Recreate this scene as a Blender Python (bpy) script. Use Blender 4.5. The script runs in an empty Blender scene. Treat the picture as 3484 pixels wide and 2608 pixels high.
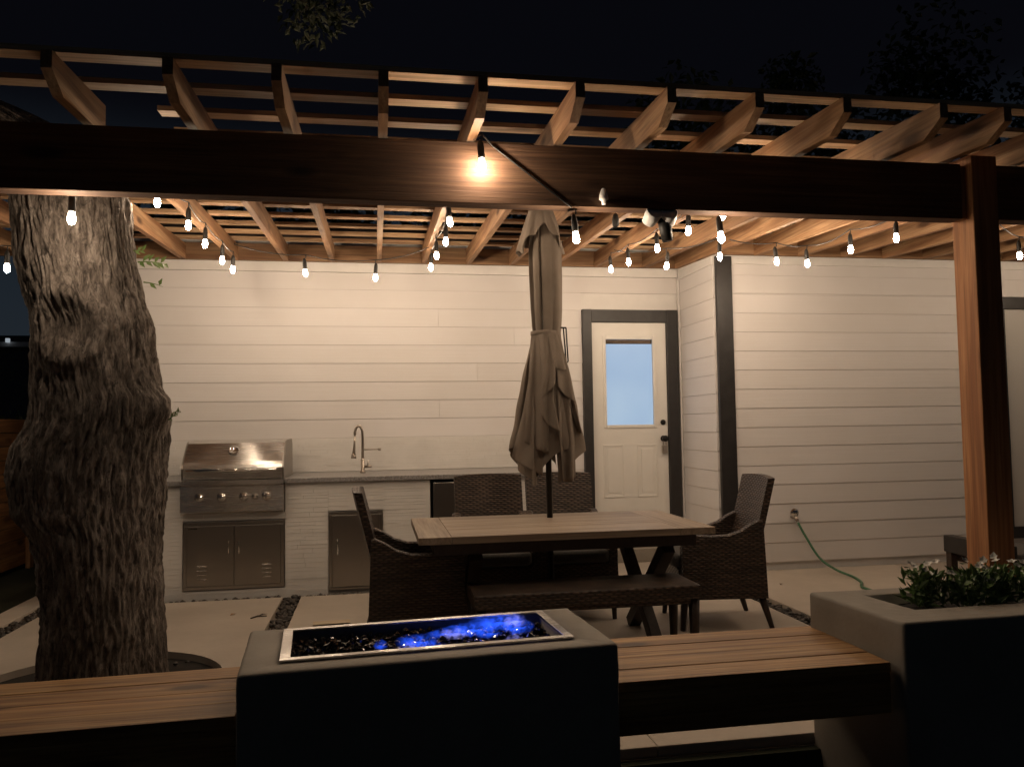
import bpy, bmesh, math, random
from mathutils import Vector, Matrix, noise
random.seed(7)
PI = math.pi
sc = bpy.context.scene
COL = sc.collection

# ------------------------------------------------------------------ camera
cam_d = bpy.data.cameras.new('camera')
cam = bpy.data.objects.new('camera', cam_d)
COL.objects.link(cam)
cam_d.sensor_fit = 'HORIZONTAL'
cam_d.sensor_width = 36.0
cam_d.lens = 27.987
cam_d.clip_start = 0.05
cam_d.clip_end = 600
R_ = ((0.98562124, -0.16828597, -0.01518585), (0.00614588, -0.05410916, 0.99851611), (0.16885795, 0.98425202, 0.05229687))
mw = Matrix.Identity(4)
for i in range(3):
    mw[i][0] = R_[0][i]; mw[i][1] = R_[1][i]; mw[i][2] = -R_[2][i]
mw[0][3], mw[1][3], mw[2][3] = 0.0, 0.0, 1.345
cam.matrix_world = mw
sc.camera = cam

# ------------------------------------------------------------------ night sky
world = bpy.data.worlds.new('World')
sc.world = world
world.use_nodes = True
nt = world.node_tree
nt.nodes.clear()
wo = nt.nodes.new('ShaderNodeOutputWorld')
bg = nt.nodes.new('ShaderNodeBackground')
tc = nt.nodes.new('ShaderNodeTexCoord')
sx = nt.nodes.new('ShaderNodeSeparateXYZ')
cr = nt.nodes.new('ShaderNodeValToRGB')
cr.color_ramp.interpolation = 'EASE'
e = cr.color_ramp.elements
e[0].position = 0.0; e[0].color = (0.032, 0.043, 0.056, 1)
e[1].position = 0.37; e[1].color = (0.0046, 0.0049, 0.0078, 1)
m_ = e.new(0.24); m_.color = (0.024, 0.034, 0.047, 1)
nt.links.new(tc.outputs['Generated'], sx.inputs[0])
nt.links.new(sx.outputs['Z'], cr.inputs[0])
nt.links.new(cr.outputs[0], bg.inputs[0])
bg.inputs[1].default_value = 0.45
nt.links.new(bg.outputs[0], wo.inputs[0])

# ------------------------------------------------------------------ exposure / render
sc.view_settings.view_transform = 'Standard'
sc.view_settings.look = 'None'
sc.view_settings.exposure = 0.0
sc.view_settings.gamma = 1.0
sc.view_settings.use_curve_mapping = False
sc.render.engine = 'CYCLES'
cy = sc.cycles
cy.use_denoising = True
cy.denoiser = 'OPENIMAGEDENOISE'
cy.use_light_tree = True
cy.max_bounces = 6
cy.diffuse_bounces = 4
cy.glossy_bounces = 3
cy.transmission_bounces = 4
cy.transparent_max_bounces = 12
cy.sample_clamp_indirect = 3.0
cy.caustics_reflective = False
cy.caustics_refractive = False
cy.volume_step_rate = 0.5

BULB_STRENGTH = 425.0
BULB_COLOR = (1.0, 0.775, 0.555, 1)

# ================================================================== materials
def new_mat(name):
    m = bpy.data.materials.new(name)
    m.use_nodes = True
    n = m.node_tree
    b = n.nodes['Principled BSDF']
    return m, n, b

def nd(n, t, **kw):
    x = n.nodes.new(t)
    for k, v in kw.items():
        setattr(x, k, v)
    return x

def coords(n, scale=(1, 1, 1), rnd=True, uv=False):
    t = nd(n, 'ShaderNodeTexCoord')
    mp = nd(n, 'ShaderNodeMapping')
    mp.inputs['Scale'].default_value = scale
    if uv:
        n.links.new(t.outputs['UV'], mp.inputs[0]); return mp.outputs[0]
    if rnd:
        oi = nd(n, 'ShaderNodeObjectInfo')
        mu = nd(n, 'ShaderNodeVectorMath', operation='SCALE')
        mu.inputs[0].default_value = (37.0, 91.0, 53.0)
        n.links.new(oi.outputs['Random'], mu.inputs['Scale'])
        ad = nd(n, 'ShaderNodeVectorMath', operation='ADD')
        n.links.new(t.outputs['Object'], ad.inputs[0]); n.links.new(mu.outputs[0], ad.inputs[1])
        n.links.new(ad.outputs[0], mp.inputs[0])
    else:
        n.links.new(t.outputs['Object'], mp.inputs[0])
    return mp.outputs[0]

def noise_n(n, vec, scale, detail=4, rough=0.6, dist=0.0):
    x = nd(n, 'ShaderNodeTexNoise')
    x.inputs['Scale'].default_value = scale
    x.inputs['Detail'].default_value = detail
    x.inputs['Roughness'].default_value = rough
    x.inputs['Distortion'].default_value = dist
    n.links.new(vec, x.inputs['Vector'])
    return x.outputs['Fac']

def ramp(n, fac, stops):
    x = nd(n, 'ShaderNodeValToRGB')
    el = x.color_ramp.elements
    while len(el) < len(stops):
        el.new(0.5)
    for i, (p, c) in enumerate(stops):
        el[i].position = p
        el[i].color = (c[0], c[1], c[2], 1) if not isinstance(c, (int, float)) else (c, c, c, 1)
    n.links.new(fac, x.inputs[0])
    return x.outputs[0]

def mixc(n, fac, a, b, mode='MIX'):
    x = nd(n, 'ShaderNodeMix', data_type='RGBA', blend_type=mode)
    for sock, v in ((0, fac), (6, a), (7, b)):
        if hasattr(v, 'node'):
            n.links.new(v, x.inputs[sock])
        else:
            x.inputs[sock].default_value = v if isinstance(v, float) else (v[0], v[1], v[2], 1)
    return x.outputs[2]

def mth(n, op, a, b=None):
    x = nd(n, 'ShaderNodeMath', operation=op)
    for i, v in enumerate((a, b)):
        if v is None: continue
        if hasattr(v, 'node'): n.links.new(v, x.inputs[i])
        else: x.inputs[i].default_value = v
    return x.outputs[0]

def bump(n, b, h, strength=0.3, dist=0.01):
    x = nd(n, 'ShaderNodeBump')
    x.inputs['Strength'].default_value = strength
    x.inputs['Distance'].default_value = dist
    n.links.new(h, x.inputs['Height'])
    n.links.new(x.outputs[0], b.inputs['Normal'])

def rough(b, v): b.inputs['Roughness'].default_value = v

def plain(name, col, r=0.6, metal=0.0, var=0.15, sc_=30, bmp=0.0):
    m, n, b = new_mat(name)
    v = coords(n)
    f = noise_n(n, v, sc_, 4)
    c0 = [c * (1 - var) for c in col]; c1 = [min(1, c * (1 + var)) for c in col]
    n.links.new(ramp(n, f, [(0.3, c0), (0.7, c1)]), b.inputs['Base Color'])
    rough(b, r); b.inputs['Metallic'].default_value = metal
    if bmp: bump(n, b, f, bmp, 0.004)
    return m

def wood(name, axis, light, mid, dark, r=0.7, knots=True, bs=0.25, fine=1.0):
    m, n, b = new_mat(name)
    s = [14.0 * fine] * 3; s[axis] = 0.8
    v = coords(n, tuple(s))
    g = noise_n(n, v, 1.0, 6, 0.65, 0.6)
    s2 = [70.0] * 3; s2[axis] = 2.0
    v2 = coords(n, tuple(s2))
    g2 = noise_n(n, v2, 1.0, 3, 0.6)
    col = ramp(n, g, [(0.36, dark), (0.5, mid), (0.63, light)])
    col = mixc(n, ramp(n, g2, [(0.42, 0.0), (0.7, 0.75)]), col, [c * 0.42 for c in mid], 'MIX')
    if knots:
        s3 = [7.0] * 3; s3[axis] = 2.4
        v3 = coords(n, tuple(s3))
        vo = nd(n, 'ShaderNodeTexVoronoi'); vo.inputs['Scale'].default_value = 0.75
        n.links.new(v3, vo.inputs['Vector'])
        k = ramp(n, vo.outputs['Distance'], [(0.09, 1.0), (0.2, 0.0)])
        col = mixc(n, k, col, [c * 0.35 for c in dark])
    v4 = coords(n, (1, 1, 1))
    big = noise_n(n, v4, 1.6, 2)
    col = mixc(n, mth(n, 'MULTIPLY', ramp(n, big, [(0.35, 0.0), (0.7, 1.0)]), 0.45), col, dark)
    hs = nd(n, 'ShaderNodeHueSaturation')
    oi = nd(n, 'ShaderNodeObjectInfo')
    val = nd(n, 'ShaderNodeMapRange'); val.inputs[3].default_value = 0.78; val.inputs[4].default_value = 1.2
    n.links.new(oi.outputs['Random'], val.inputs[0]); n.links.new(val.outputs[0], hs.inputs['Value'])
    n.links.new(col, hs.inputs['Color'])
    n.links.new(hs.outputs[0], b.inputs['Base Color'])
    rough(b, r)
    bump(n, b, mth(n, 'ADD', g, mth(n, 'MULTIPLY', g2, 0.6)), bs, 0.006)
    return m

CED = ((0.47, 0.295, 0.16), (0.37, 0.205, 0.10), (0.215, 0.10, 0.045))
M = {}
for a_, nm in ((0, 'x'), (1, 'y'), (2, 'z')):
    M['cedar_' + nm] = wood('cedar_' + nm, a_, *CED)
M['beam'] = wood('rough_beam_wood', 0, (0.21, 0.115, 0.062), (0.15, 0.077, 0.042), (0.085, 0.042, 0.024), 0.85, True, 0.9, 1.6)
M['post'] = wood('post_wood', 2, (0.48, 0.24, 0.105), (0.39, 0.175, 0.07), (0.25, 0.10, 0.04), 0.75, True, 0.4)
M['purlin'] = wood('slat_wood', 0, (0.66, 0.47, 0.29), (0.56, 0.37, 0.21), (0.36, 0.20, 0.10))
M['bench_wood'] = wood('bench_wood', 0, (0.62, 0.375, 0.155), (0.50, 0.268, 0.095), (0.22, 0.10, 0.036), 0.6, True, 0.4, 1.5)
M['table_wood'] = wood('table_wood', 0, (0.43, 0.345, 0.26), (0.36, 0.28, 0.205), (0.25, 0.185, 0.13), 0.5, False, 0.15)
M['table_end'] = wood('table_end_wood', 1, (0.43, 0.345, 0.26), (0.36, 0.28, 0.205), (0.25, 0.185, 0.13), 0.5, False, 0.15)
M['fence_wood'] = wood('fence_wood', 1, (0.42, 0.22, 0.09), (0.33, 0.16, 0.06), (0.18, 0.08, 0.03))
M['dark_wood'] = plain('dark_leg_wood', (0.035, 0.022, 0.016), 0.5, 0, 0.3, 40)

def siding_mat():
    m, n, b = new_mat('painted_siding')
    v = coords(n, (1.5, 1.5, 60))
    g = noise_n(n, v, 1.0, 5, 0.65, 0.4)
    v2 = coords(n, (1, 1, 1))
    d = noise_n(n, v2, 0.9, 4)
    col = mixc(n, ramp(n, d, [(0.35, 0.0), (0.75, 1.0)]), (0.72, 0.695, 0.69), (0.66, 0.63, 0.61))
    n.links.new(col, b.inputs['Base Color'])
    rough(b, 0.55)
    bump(n, b, g, 0.18, 0.004)
    return m
M['siding'] = siding_mat()
M['white_trim'] = plain('white_trim', (0.72, 0.70, 0.68), 0.5, 0, 0.05, 6)
M['door_white'] = plain('door_paint', (0.74, 0.72, 0.68), 0.4, 0, 0.03, 5)
M['black_trim'] = plain('black_trim', (0.022, 0.020, 0.020), 0.45, 0, 0.25, 12)
M['black_metal'] = plain('black_metal', (0.015, 0.014, 0.014), 0.35, 0.6, 0.2)
M['bronze'] = plain('bronze', (0.04, 0.028, 0.02), 0.3, 0.8, 0.2)
M['roof'] = plain('roof_shingle', (0.03, 0.028, 0.027), 0.9, 0, 0.4, 40, 0.5)

def stone_mat():
    m, n, b = new_mat('painted_ledge_stone')
    v = coords(n, (4, 4, 40))
    g = noise_n(n, v, 1.0, 6, 0.7)
    d = noise_n(n, coords(n), 3.0, 4)
    n.links.new(ramp(n, d, [(0.3, (0.68, 0.66, 0.63)), (0.7, (0.78, 0.76, 0.73))]), b.inputs['Base Color'])
    rough(b, 0.75); bump(n, b, g, 0.35, 0.006)
    return m
M['stone'] = stone_mat()

def granite():
    m, n, b = new_mat('grey_counter_stone')
    v = coords(n)
    f = noise_n(n, v, 70, 4, 0.7)
    n.links.new(ramp(n, f, [(0.35, (0.14, 0.13, 0.13)), (0.5, (0.26, 0.25, 0.245)), (0.68, (0.42, 0.41, 0.40))]), b.inputs['Base Color'])
    rough(b, 0.3)
    return m
M['granite'] = granite()

def steel(name, axis=0, r=0.24, col=(0.58, 0.565, 0.55)):
    m, n, b = new_mat(name)
    s = [160.0] * 3; s[axis] = 2.5
    v = coords(n, tuple(s))
    f = noise_n(n, v, 1.0, 3)
    b.inputs['Base Color'].default_value = (*col, 1)
    b.inputs['Metallic'].default_value = 1.0
    mr = nd(n, 'ShaderNodeMapRange'); mr.inputs[3].default_value = r * 0.97; mr.inputs[4].default_value = r * 1.04
    n.links.new(f, mr.inputs[0]); n.links.new(mr.outputs[0], b.inputs['Roughness'])
    tg = nd(n, 'ShaderNodeTangent', direction_type='RADIAL', axis='Z')
    n.links.new(tg.outputs[0], b.inputs['Tangent'])
    b.inputs['Anisotropic'].default_value = 0.8
    b.inputs['Anisotropic Rotation'].default_value = 0.25 if axis == 0 else 0.0
    wv = noise_n(n, coords(n, (1.0, 0.15, 0.15)), 9.0, 2)
    bump(n, b, wv, 0.14, 0.012)
    return m
M['steel'] = steel('brushed_steel', 0, 0.27, (0.66, 0.64, 0.615))
M['steel_dark'] = steel('brushed_steel_door', 2, 0.42, (0.40, 0.375, 0.345))
M['chrome'] = plain('chrome', (0.75, 0.74, 0.72), 0.12, 1.0, 0.03)
M['nickel'] = plain('brushed_nickel', (0.42, 0.37, 0.32), 0.3, 1.0, 0.05)

def concrete(name, a, b_, r=0.8, scale=2.0, bs=0.25, pit=True):
    m, n, b = new_mat(name)
    v = coords(n)
    f = noise_n(n, v, scale, 8, 0.65)
    g = noise_n(n, v, scale * 22, 4, 0.6)
    col = ramp(n, f, [(0.3, a), (0.7, b_)])
    col = mixc(n, mth(n, 'MULTIPLY', g, 0.3), col, [c * 0.7 for c in a])
    st = noise_n(n, v, scale * 0.45, 3, 0.5)
    col = mixc(n, mth(n, 'MULTIPLY', ramp(n, st, [(0.5, 0.0), (0.72, 1.0)]), 0.5), col, [c * 0.55 for c in a])
    n.links.new(col, b.inputs['Base Color'])
    rough(b, r)
    bump(n, b, mth(n, 'ADD', mth(n, 'MULTIPLY', f, 0.5), g), bs, 0.004)
    return m
M['patio'] = concrete('patio_concrete', (0.46, 0.40, 0.335), (0.57, 0.505, 0.43), 0.75, 1.4)
M['cast'] = concrete('cast_concrete', (0.27, 0.24, 0.20), (0.37, 0.335, 0.29), 0.8, 2.4)
M['soil'] = concrete('soil', (0.010, 0.008, 0.006), (0.024, 0.019, 0.014), 1.0, 9, 1.0)
M['lawn'] = concrete('lawn_ground', (0.016, 0.020, 0.009), (0.035, 0.038, 0.018), 1.0, 5, 1.0)
M['pebble'] = plain('dark_pebble', (0.05, 0.042, 0.035), 0.45, 0, 0.6, 14)

def wicker():
    m, n, b = new_mat('brown_wicker')
    u = coords(n, (1, 1, 1), uv=True)
    s = nd(n, 'ShaderNodeSeparateXYZ'); n.links.new(u, s.inputs[0])
    U, V = s.outputs[0], s.outputs[1]
    fr = 1 / 0.0145
    row = mth(n, 'FLOOR', mth(n, 'MULTIPLY', V, fr))
    ph = mth(n, 'ADD', mth(n, 'MULTIPLY', U, PI / 0.026), mth(n, 'MULTIPLY', row, PI))
    w = mth(n, 'ADD', mth(n, 'MULTIPLY', mth(n, 'SINE', ph), 0.5), 0.5)
    a = mth(n, 'ABSOLUTE', mth(n, 'SINE', mth(n, 'MULTIPLY', V, fr * PI)))
    h = mth(n, 'MULTIPLY', mth(n, 'POWER', a, 0.6), mth(n, 'ADD', mth(n, 'MULTIPLY', w, 0.75), 0.25))
    sp = coords(n, (6, 6, 60)); f = noise_n(n, sp, 1.0, 4, 0.7)
    col = ramp(n, f, [(0.3, (0.03, 0.019, 0.013)), (0.5, (0.07, 0.044, 0.031)), (0.7, (0.17, 0.115, 0.08))])
    col = mixc(n, ramp(n, h, [(0.12, 0.95), (0.55, 0.0)]), col, (0.007, 0.005, 0.004))
    n.links.new(col, b.inputs['Base Color'])
    rough(b, 0.42)
    bump(n, b, h, 0.9, 0.006)
    return m
M['wicker'] = wicker()
M['cushion'] = plain('charcoal_cushion', (0.095, 0.09, 0.085), 0.9, 0, 0.2, 60, 0.2)

def fabric():
    m, n, b = new_mat('taupe_canvas')
    v = coords(n, rnd=False)
    f = noise_n(n, v, 3.5, 5)
    wv = nd(n, 'ShaderNodeTexWave'); wv.inputs['Scale'].default_value = 160; wv.inputs['Distortion'].default_value = 1.0
    n.links.new(v, wv.inputs['Vector'])
    n.links.new(ramp(n, f, [(0.3, (0.185, 0.148, 0.115)), (0.7, (0.255, 0.207, 0.165))]), b.inputs['Base Color'])
    rough(b, 0.9)
    bump(n, b, mth(n, 'ADD', mth(n, 'MULTIPLY', wv.outputs['Fac'], 0.2), noise_n(n, v, 14, 4)), 0.35, 0.006)
    return m
M['fabric'] = fabric()

def bark():
    m, n, b = new_mat('bark')
    v = coords(n, (14, 14, 5.0), rnd=False)
    f = noise_n(n, v, 1.6, 8, 0.7, 0.8)
    v2 = coords(n, (44, 44, 17), rnd=False)
    g = noise_n(n, v2, 1.0, 6, 0.7, 0.5)
    v3 = coords(n, rnd=False)
    big = noise_n(n, v3, 2.3, 3)
    col = ramp(n, f, [(0.34, (0.09, 0.073, 0.062)), (0.5, (0.205, 0.17, 0.144)), (0.64, (0.38, 0.33, 0.29))])
    col = mixc(n, mth(n, 'MULTIPLY', ramp(n, big, [(0.45, 0.0), (0.65, 1.0)]), 0.4), col, (0.055, 0.048, 0.036))
    col = mixc(n, ramp(n, g, [(0.36, 0.8), (0.52, 0.0)]), col, (0.018, 0.014, 0.011))
    n.links.new(col, b.inputs['Base Color'])
    rough(b, 0.95)
    bump(n, b, mth(n, 'ADD', f, mth(n, 'MULTIPLY', g, 0.8)), 0.8, 0.025)
    return m
M['bark'] = bark()

def leaf(name, c0, c1, r=0.5):
    m, n, b = new_mat(name)
    f = noise_n(n, coords(n), 6, 3)
    n.links.new(ramp(n, f, [(0.3, c0), (0.7, c1)]), b.inputs['Base Color'])
    rough(b, r)
    return m
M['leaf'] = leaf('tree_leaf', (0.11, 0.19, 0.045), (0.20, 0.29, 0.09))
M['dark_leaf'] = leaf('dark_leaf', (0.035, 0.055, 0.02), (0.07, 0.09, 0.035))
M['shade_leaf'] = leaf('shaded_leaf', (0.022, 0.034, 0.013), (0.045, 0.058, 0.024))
M['plant_leaf'] = leaf('plant_leaf', (0.10, 0.17, 0.05), (0.20, 0.30, 0.11), 0.4)
M['petal'] = plain('white_petal', (0.62, 0.60, 0.55), 0.5, 0, 0.06, 20)
M['pink_petal'] = plain('peach_petal', (0.62, 0.36, 0.27), 0.5, 0, 0.15, 20)
M['hose'] = plain('green_hose', (0.055, 0.16, 0.085), 0.4, 0, 0.1)
M['rubber'] = plain('black_rubber', (0.016, 0.015, 0.014), 0.55, 0, 0.2)
M['white_plastic'] = plain('white_plastic', (0.75, 0.74, 0.72), 0.35, 0, 0.04)
M['fascia'] = plain('roof_fascia', (0.03, 0.022, 0.018), 0.7, 0, 0.2)
M['paper'] = plain('pale_pine_offcut', (0.55, 0.42, 0.26), 0.7, 0, 0.1, 20)

def glass_rock():
    m, n, b = new_mat('black_fire_glass')
    f = noise_n(n, coords(n), 25, 3)
    n.links.new(ramp(n, f, [(0.35, (0.006, 0.006, 0.007)), (0.7, (0.035, 0.032, 0.032))]), b.inputs['Base Color'])
    rough(b, 0.09)
    b.inputs['Specular IOR Level'].default_value = 0.8
    return m
M['fire_glass'] = glass_rock()

def emit(name, col, s):
    m = bpy.data.materials.new(name); m.use_nodes = True
    n = m.node_tree; n.nodes.clear()
    o = nd(n, 'ShaderNodeOutputMaterial'); em = nd(n, 'ShaderNodeEmission')
    em.inputs[0].default_value = col; em.inputs[1].default_value = s
    n.links.new(em.outputs[0], o.inputs[0])
    return m
M['bulb'] = emit('lit_bulb', BULB_COLOR, BULB_STRENGTH)
M['porch'] = emit('porch_lamp', (0.8, 0.9, 1.0, 1), 0.35)

def lit_glass():
    m = bpy.data.materials.new('lit_door_glass'); m.use_nodes = True
    n = m.node_tree; b = n.nodes['Principled BSDF']
    v = coords(n, (1, 1, 1), rnd=False)
    f = noise_n(n, v, 1.3, 2)
    s = nd(n, 'ShaderNodeSeparateXYZ'); n.links.new(v, s.inputs[0])
    col = ramp(n, f, [(0.3, (0.26, 0.40, 0.60)), (0.7, (0.35, 0.49, 0.65))])
    n.links.new(col, b.inputs['Emission Color'])
    b.inputs['Emission Strength'].default_value = 0.95
    b.inputs['Base Color'].default_value = (0.12, 0.14, 0.17, 1)
    rough(b, 0.08)
    return m
M['lit_glass'] = lit_glass()

def blind_mat():
    m, n, b = new_mat('window_blind_glass')
    b.inputs['Base Color'].default_value = (0.55, 0.53, 0.50, 1)
    rough(b, 0.25)
    b.inputs['Coat Weight'].default_value = 0.6
    b.inputs['Coat Roughness'].default_value = 0.05
    return m
M['blind'] = blind_mat()

def flame_mat(name, col, s):
    m = bpy.data.materials.new(name); m.use_nodes = True
    n = m.node_tree; n.nodes.clear()
    o = nd(n, 'ShaderNodeOutputMaterial'); em = nd(n, 'ShaderNodeEmission')
    t = nd(n, 'ShaderNodeTexCoord')
    mp = nd(n, 'ShaderNodeMapping'); mp.inputs['Location'].default_value = (-1, -1, -0.75); mp.inputs['Scale'].default_value = (2, 2, 1.6)
    n.links.new(t.outputs['Generated'], mp.inputs[0])
    ln = nd(n, 'ShaderNodeVectorMath', operation='LENGTH'); n.links.new(mp.outputs[0], ln.inputs[0])
    ob = nd(n, 'ShaderNodeMapping'); ob.inputs['Scale'].default_value = (22, 26, 40)
    n.links.new(t.outputs['Object'], ob.inputs[0])
    f = noise_n(n, ob.outputs[0], 1.0, 4, 0.6, 1.2)
    fall = ramp(n, ln.outputs['Value'], [(0.1, 1.0), (0.95, 0.0)])
    w = mth(n, 'MULTIPLY', fall, ramp(n, f, [(0.44, 0.0), (0.58, 1.0)]))
    em.inputs[0].default_value = col
    n.links.new(mth(n, 'MULTIPLY', w, s), em.inputs[1])
    n.links.new(em.outputs[0], o.inputs['Volume'])
    return m
M['flame'] = flame_mat('blue_flame', (0.022, 0.10, 1.0, 1), 44.0)
M['flame_pale'] = flame_mat('pale_flame', (0.33, 0.33, 1.0, 1), 34.0)

# ================================================================== mesh tools
class MB:
    def __init__(s): s.bm = bmesh.new()
    def box(s, x0, x1, y0, y1, z0, z1, bev=0.0, mat=None):
        r = bmesh.ops.create_cube(s.bm, size=1.0)
        vs = r['verts']
        for v in vs:
            v.co = Vector((x0 + (v.co.x + .5) * (x1 - x0), y0 + (v.co.y + .5) * (y1 - y0), z0 + (v.co.z + .5) * (z1 - z0)))
        if mat is not None:
            for v in vs: v.co = mat @ v.co
        if bev:
            es = list({e for v in vs for e in v.link_edges})
            bmesh.ops.bevel(s.bm, geom=es, offset=bev, segments=2, affect='EDGES', profile=0.6)
        return s
    def prism(s, pts, axis, a, b):
        # pts: polygon in the other two axes (cyclic order), extruded along axis from a to b
        def mk(p, t):
            c = [0, 0, 0]; o = [i for i in range(3) if i != axis]
            c[o[0]], c[o[1]], c[axis] = p[0], p[1], t
            return s.bm.verts.new(c)
        A = [mk(p, a) for p in pts]; B = [mk(p, b) for p in pts]
        fs = [s.bm.faces.new(A), s.bm.faces.new(list(reversed(B)))]
        k = len(pts)
        for i in range(k):
            fs.append(s.bm.faces.new((A[i], B[i], B[(i + 1) % k], A[(i + 1) % k])))
        bmesh.ops.recalc_face_normals(s.bm, faces=fs)
        return s
    def tube(s, pts, rad, n=8, cap=True):
        pts = [Vector(p) for p in pts]
        rings = []
        up = Vector((0.013, 0.021, 1))
        for i, p in enumerate(pts):
            d = (pts[min(i + 1, len(pts) - 1)] - pts[max(i - 1, 0)]).normalized()
            u = d.cross(up)
            if u.length < 1e-3: u = d.cross(Vector((1, 0, 0)))
            u.normalize(); w = d.cross(u)
            rr = rad[i] if isinstance(rad, (list, tuple)) else rad
            rings.append([s.bm.verts.new(p + (u * math.cos(2 * PI * k / n) + w * math.sin(2 * PI * k / n)) * rr) for k in range(n)])
        fs = []
        for a, b in zip(rings, rings[1:]):
            for k in range(n):
                f = s.bm.faces.new((a[k], a[(k + 1) % n], b[(k + 1) % n], b[k])); f.smooth = True; fs.append(f)
        if cap:
            fs.append(s.bm.faces.new(rings[0])); fs.append(s.bm.faces.new(list(reversed(rings[-1]))))
        bmesh.ops.recalc_face_normals(s.bm, faces=fs)
        return s
    def lathe(s, prof, c, n=16, axis=2):
        # prof: list of (r, h); c centre
        rings = []
        fs = []
        for r, h in prof:
            ring = []
            for k in range(n):
                a = 2 * PI * k / n
                co = [r * math.cos(a), r * math.sin(a), h]
                if axis == 1: co = [co[0], co[2], co[1]]
                if axis == 0: co = [co[2], co[0], co[1]]
                ring.append(s.bm.verts.new(Vector(co) + Vector(c)))
            rings.append(ring)
        for a, b in zip(rings, rings[1:]):
            for k in range(n):
                f = s.bm.faces.new((a[k], a[(k + 1) % n], b[(k + 1) % n], b[k])); f.smooth = True; fs.append(f)
        fs.append(s.bm.faces.new(rings[0])); fs.append(s.bm.faces.new(list(reversed(rings[-1]))))
        bmesh.ops.recalc_face_normals(s.bm, faces=fs)
        return s
    def quad(s, a, b, c, d):
        return s.bm.faces.new([s.bm.verts.new(p) for p in (a, b, c, d)])
    def leaf(s, p, d, n_, L, w):
        d = Vector(d).normalized(); q = d.cross(Vector(n_))
        if q.length < 1e-3: q = d.cross(Vector((1, 0, 0)))
        q.normalize(); nn = q.cross(d)
        p = Vector(p)
        v = [s.bm.verts.new(x) for x in (p, p + d * L * .45 + q * w * .5 + nn * .1 * L, p + d * L - nn * .08 * L, p + d * L * .45 - q * w * .5 + nn * .1 * L, p + d * L * .5)]
        for t in ((0, 1, 4), (1, 2, 4), (2, 3, 4), (3, 0, 4)):
            s.bm.faces.new([v[i] for i in t])

def loc_of(o):
    p = Vector((0, 0, 0))
    while o is not None:
        p += o.location; o = o.parent
    return p

def link(name, me, parent=None, at=None, kind=None, label=None):
    o = bpy.data.objects.new(name, me)
    COL.objects.link(o)
    if parent is not None: o.parent = parent
    if at is not None: o.location = Vector(at) - (loc_of(parent) if parent is not None else Vector((0, 0, 0)))
    if kind: o['kind'] = kind
    if label: o['label'] = label
    return o

def box_uv(bm):
    uv = bm.loops.layers.uv.verify()
    for f in bm.faces:
        n = f.normal
        a = max(range(3), key=lambda i: abs(n[i]))
        for l in f.loops:
            c = l.vert.co
            l[uv].uv = ((c.y, c.z) if a == 0 else (c.x, c.z) if a == 1 else (c.x, c.y))

def part(name, mb, mat, parent=None, kind=None, label=None, smooth=False, uv=False, keep=False):
    bm = mb.bm
    bm.normal_update()
    if uv: box_uv(bm)
    if keep or not bm.verts:
        c = loc_of(parent) if parent is not None else Vector((0, 0, 0))
    else:
        lo = Vector([min(v.co[i] for v in bm.verts) for i in range(3)]); hi = Vector([max(v.co[i] for v in bm.verts) for i in range(3)])
        c = (lo + hi) / 2
        if parent is None: c.z = lo.z
    bmesh.ops.translate(bm, verts=bm.verts, vec=-c)
    me = bpy.data.meshes.new(name)
    bm.to_mesh(me); bm.free()
    if smooth:
        for p in me.polygons: p.use_smooth = True
    me.materials.append(mat)
    return link(name, me, parent, c, kind, label)

def tag(o, label, cat, group=None):
    o['label'] = label; o['category'] = cat
    if group: o['group'] = group
    return o

def thing(name, loc, label, cat, group=None):
    o = bpy.data.objects.new(name, None)
    COL.objects.link(o)
    o.location = loc; o.empty_display_size = 0.2
    return tag(o, label, cat, group)

def copy_tree(o, parent=None):
    c = o.copy(); COL.objects.link(c)
    if parent is not None: c.parent = parent
    for ch in list(o.children): copy_tree(ch, c)
    return c

YL, YR, XR = 7.65, 6.80, 3.05       # left wall, right wall, return wall

# ================================================================== ground, patio
def build_ground():
    b = MB()
    xs = [-150, -30, -8, -4, 0, 4, 8, 30, 150]
    rows = [(-150, -.32), (-20, -.32), (2.2, -.31), (3.14, -.30), (3.2, -.05), (8, -.045), (30, -.04), (200, 0.0)]
    V = [[b.bm.verts.new((x, y, z)) for x in xs] for y, z in rows]
    for i in range(len(rows) - 1):
        for j in range(len(xs) - 1):
            b.bm.faces.new((V[i][j], V[i][j + 1], V[i + 1][j + 1], V[i + 1][j]))
    return part('ground', b, M['lawn'], None, 'structure')
build_ground()

patio = MB()
patio.box(-2.78, 9.0, 3.24, 7.6, -0.20, -0.045)
patio = part('patio', patio, M['cast'], None, 'structure')

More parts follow.
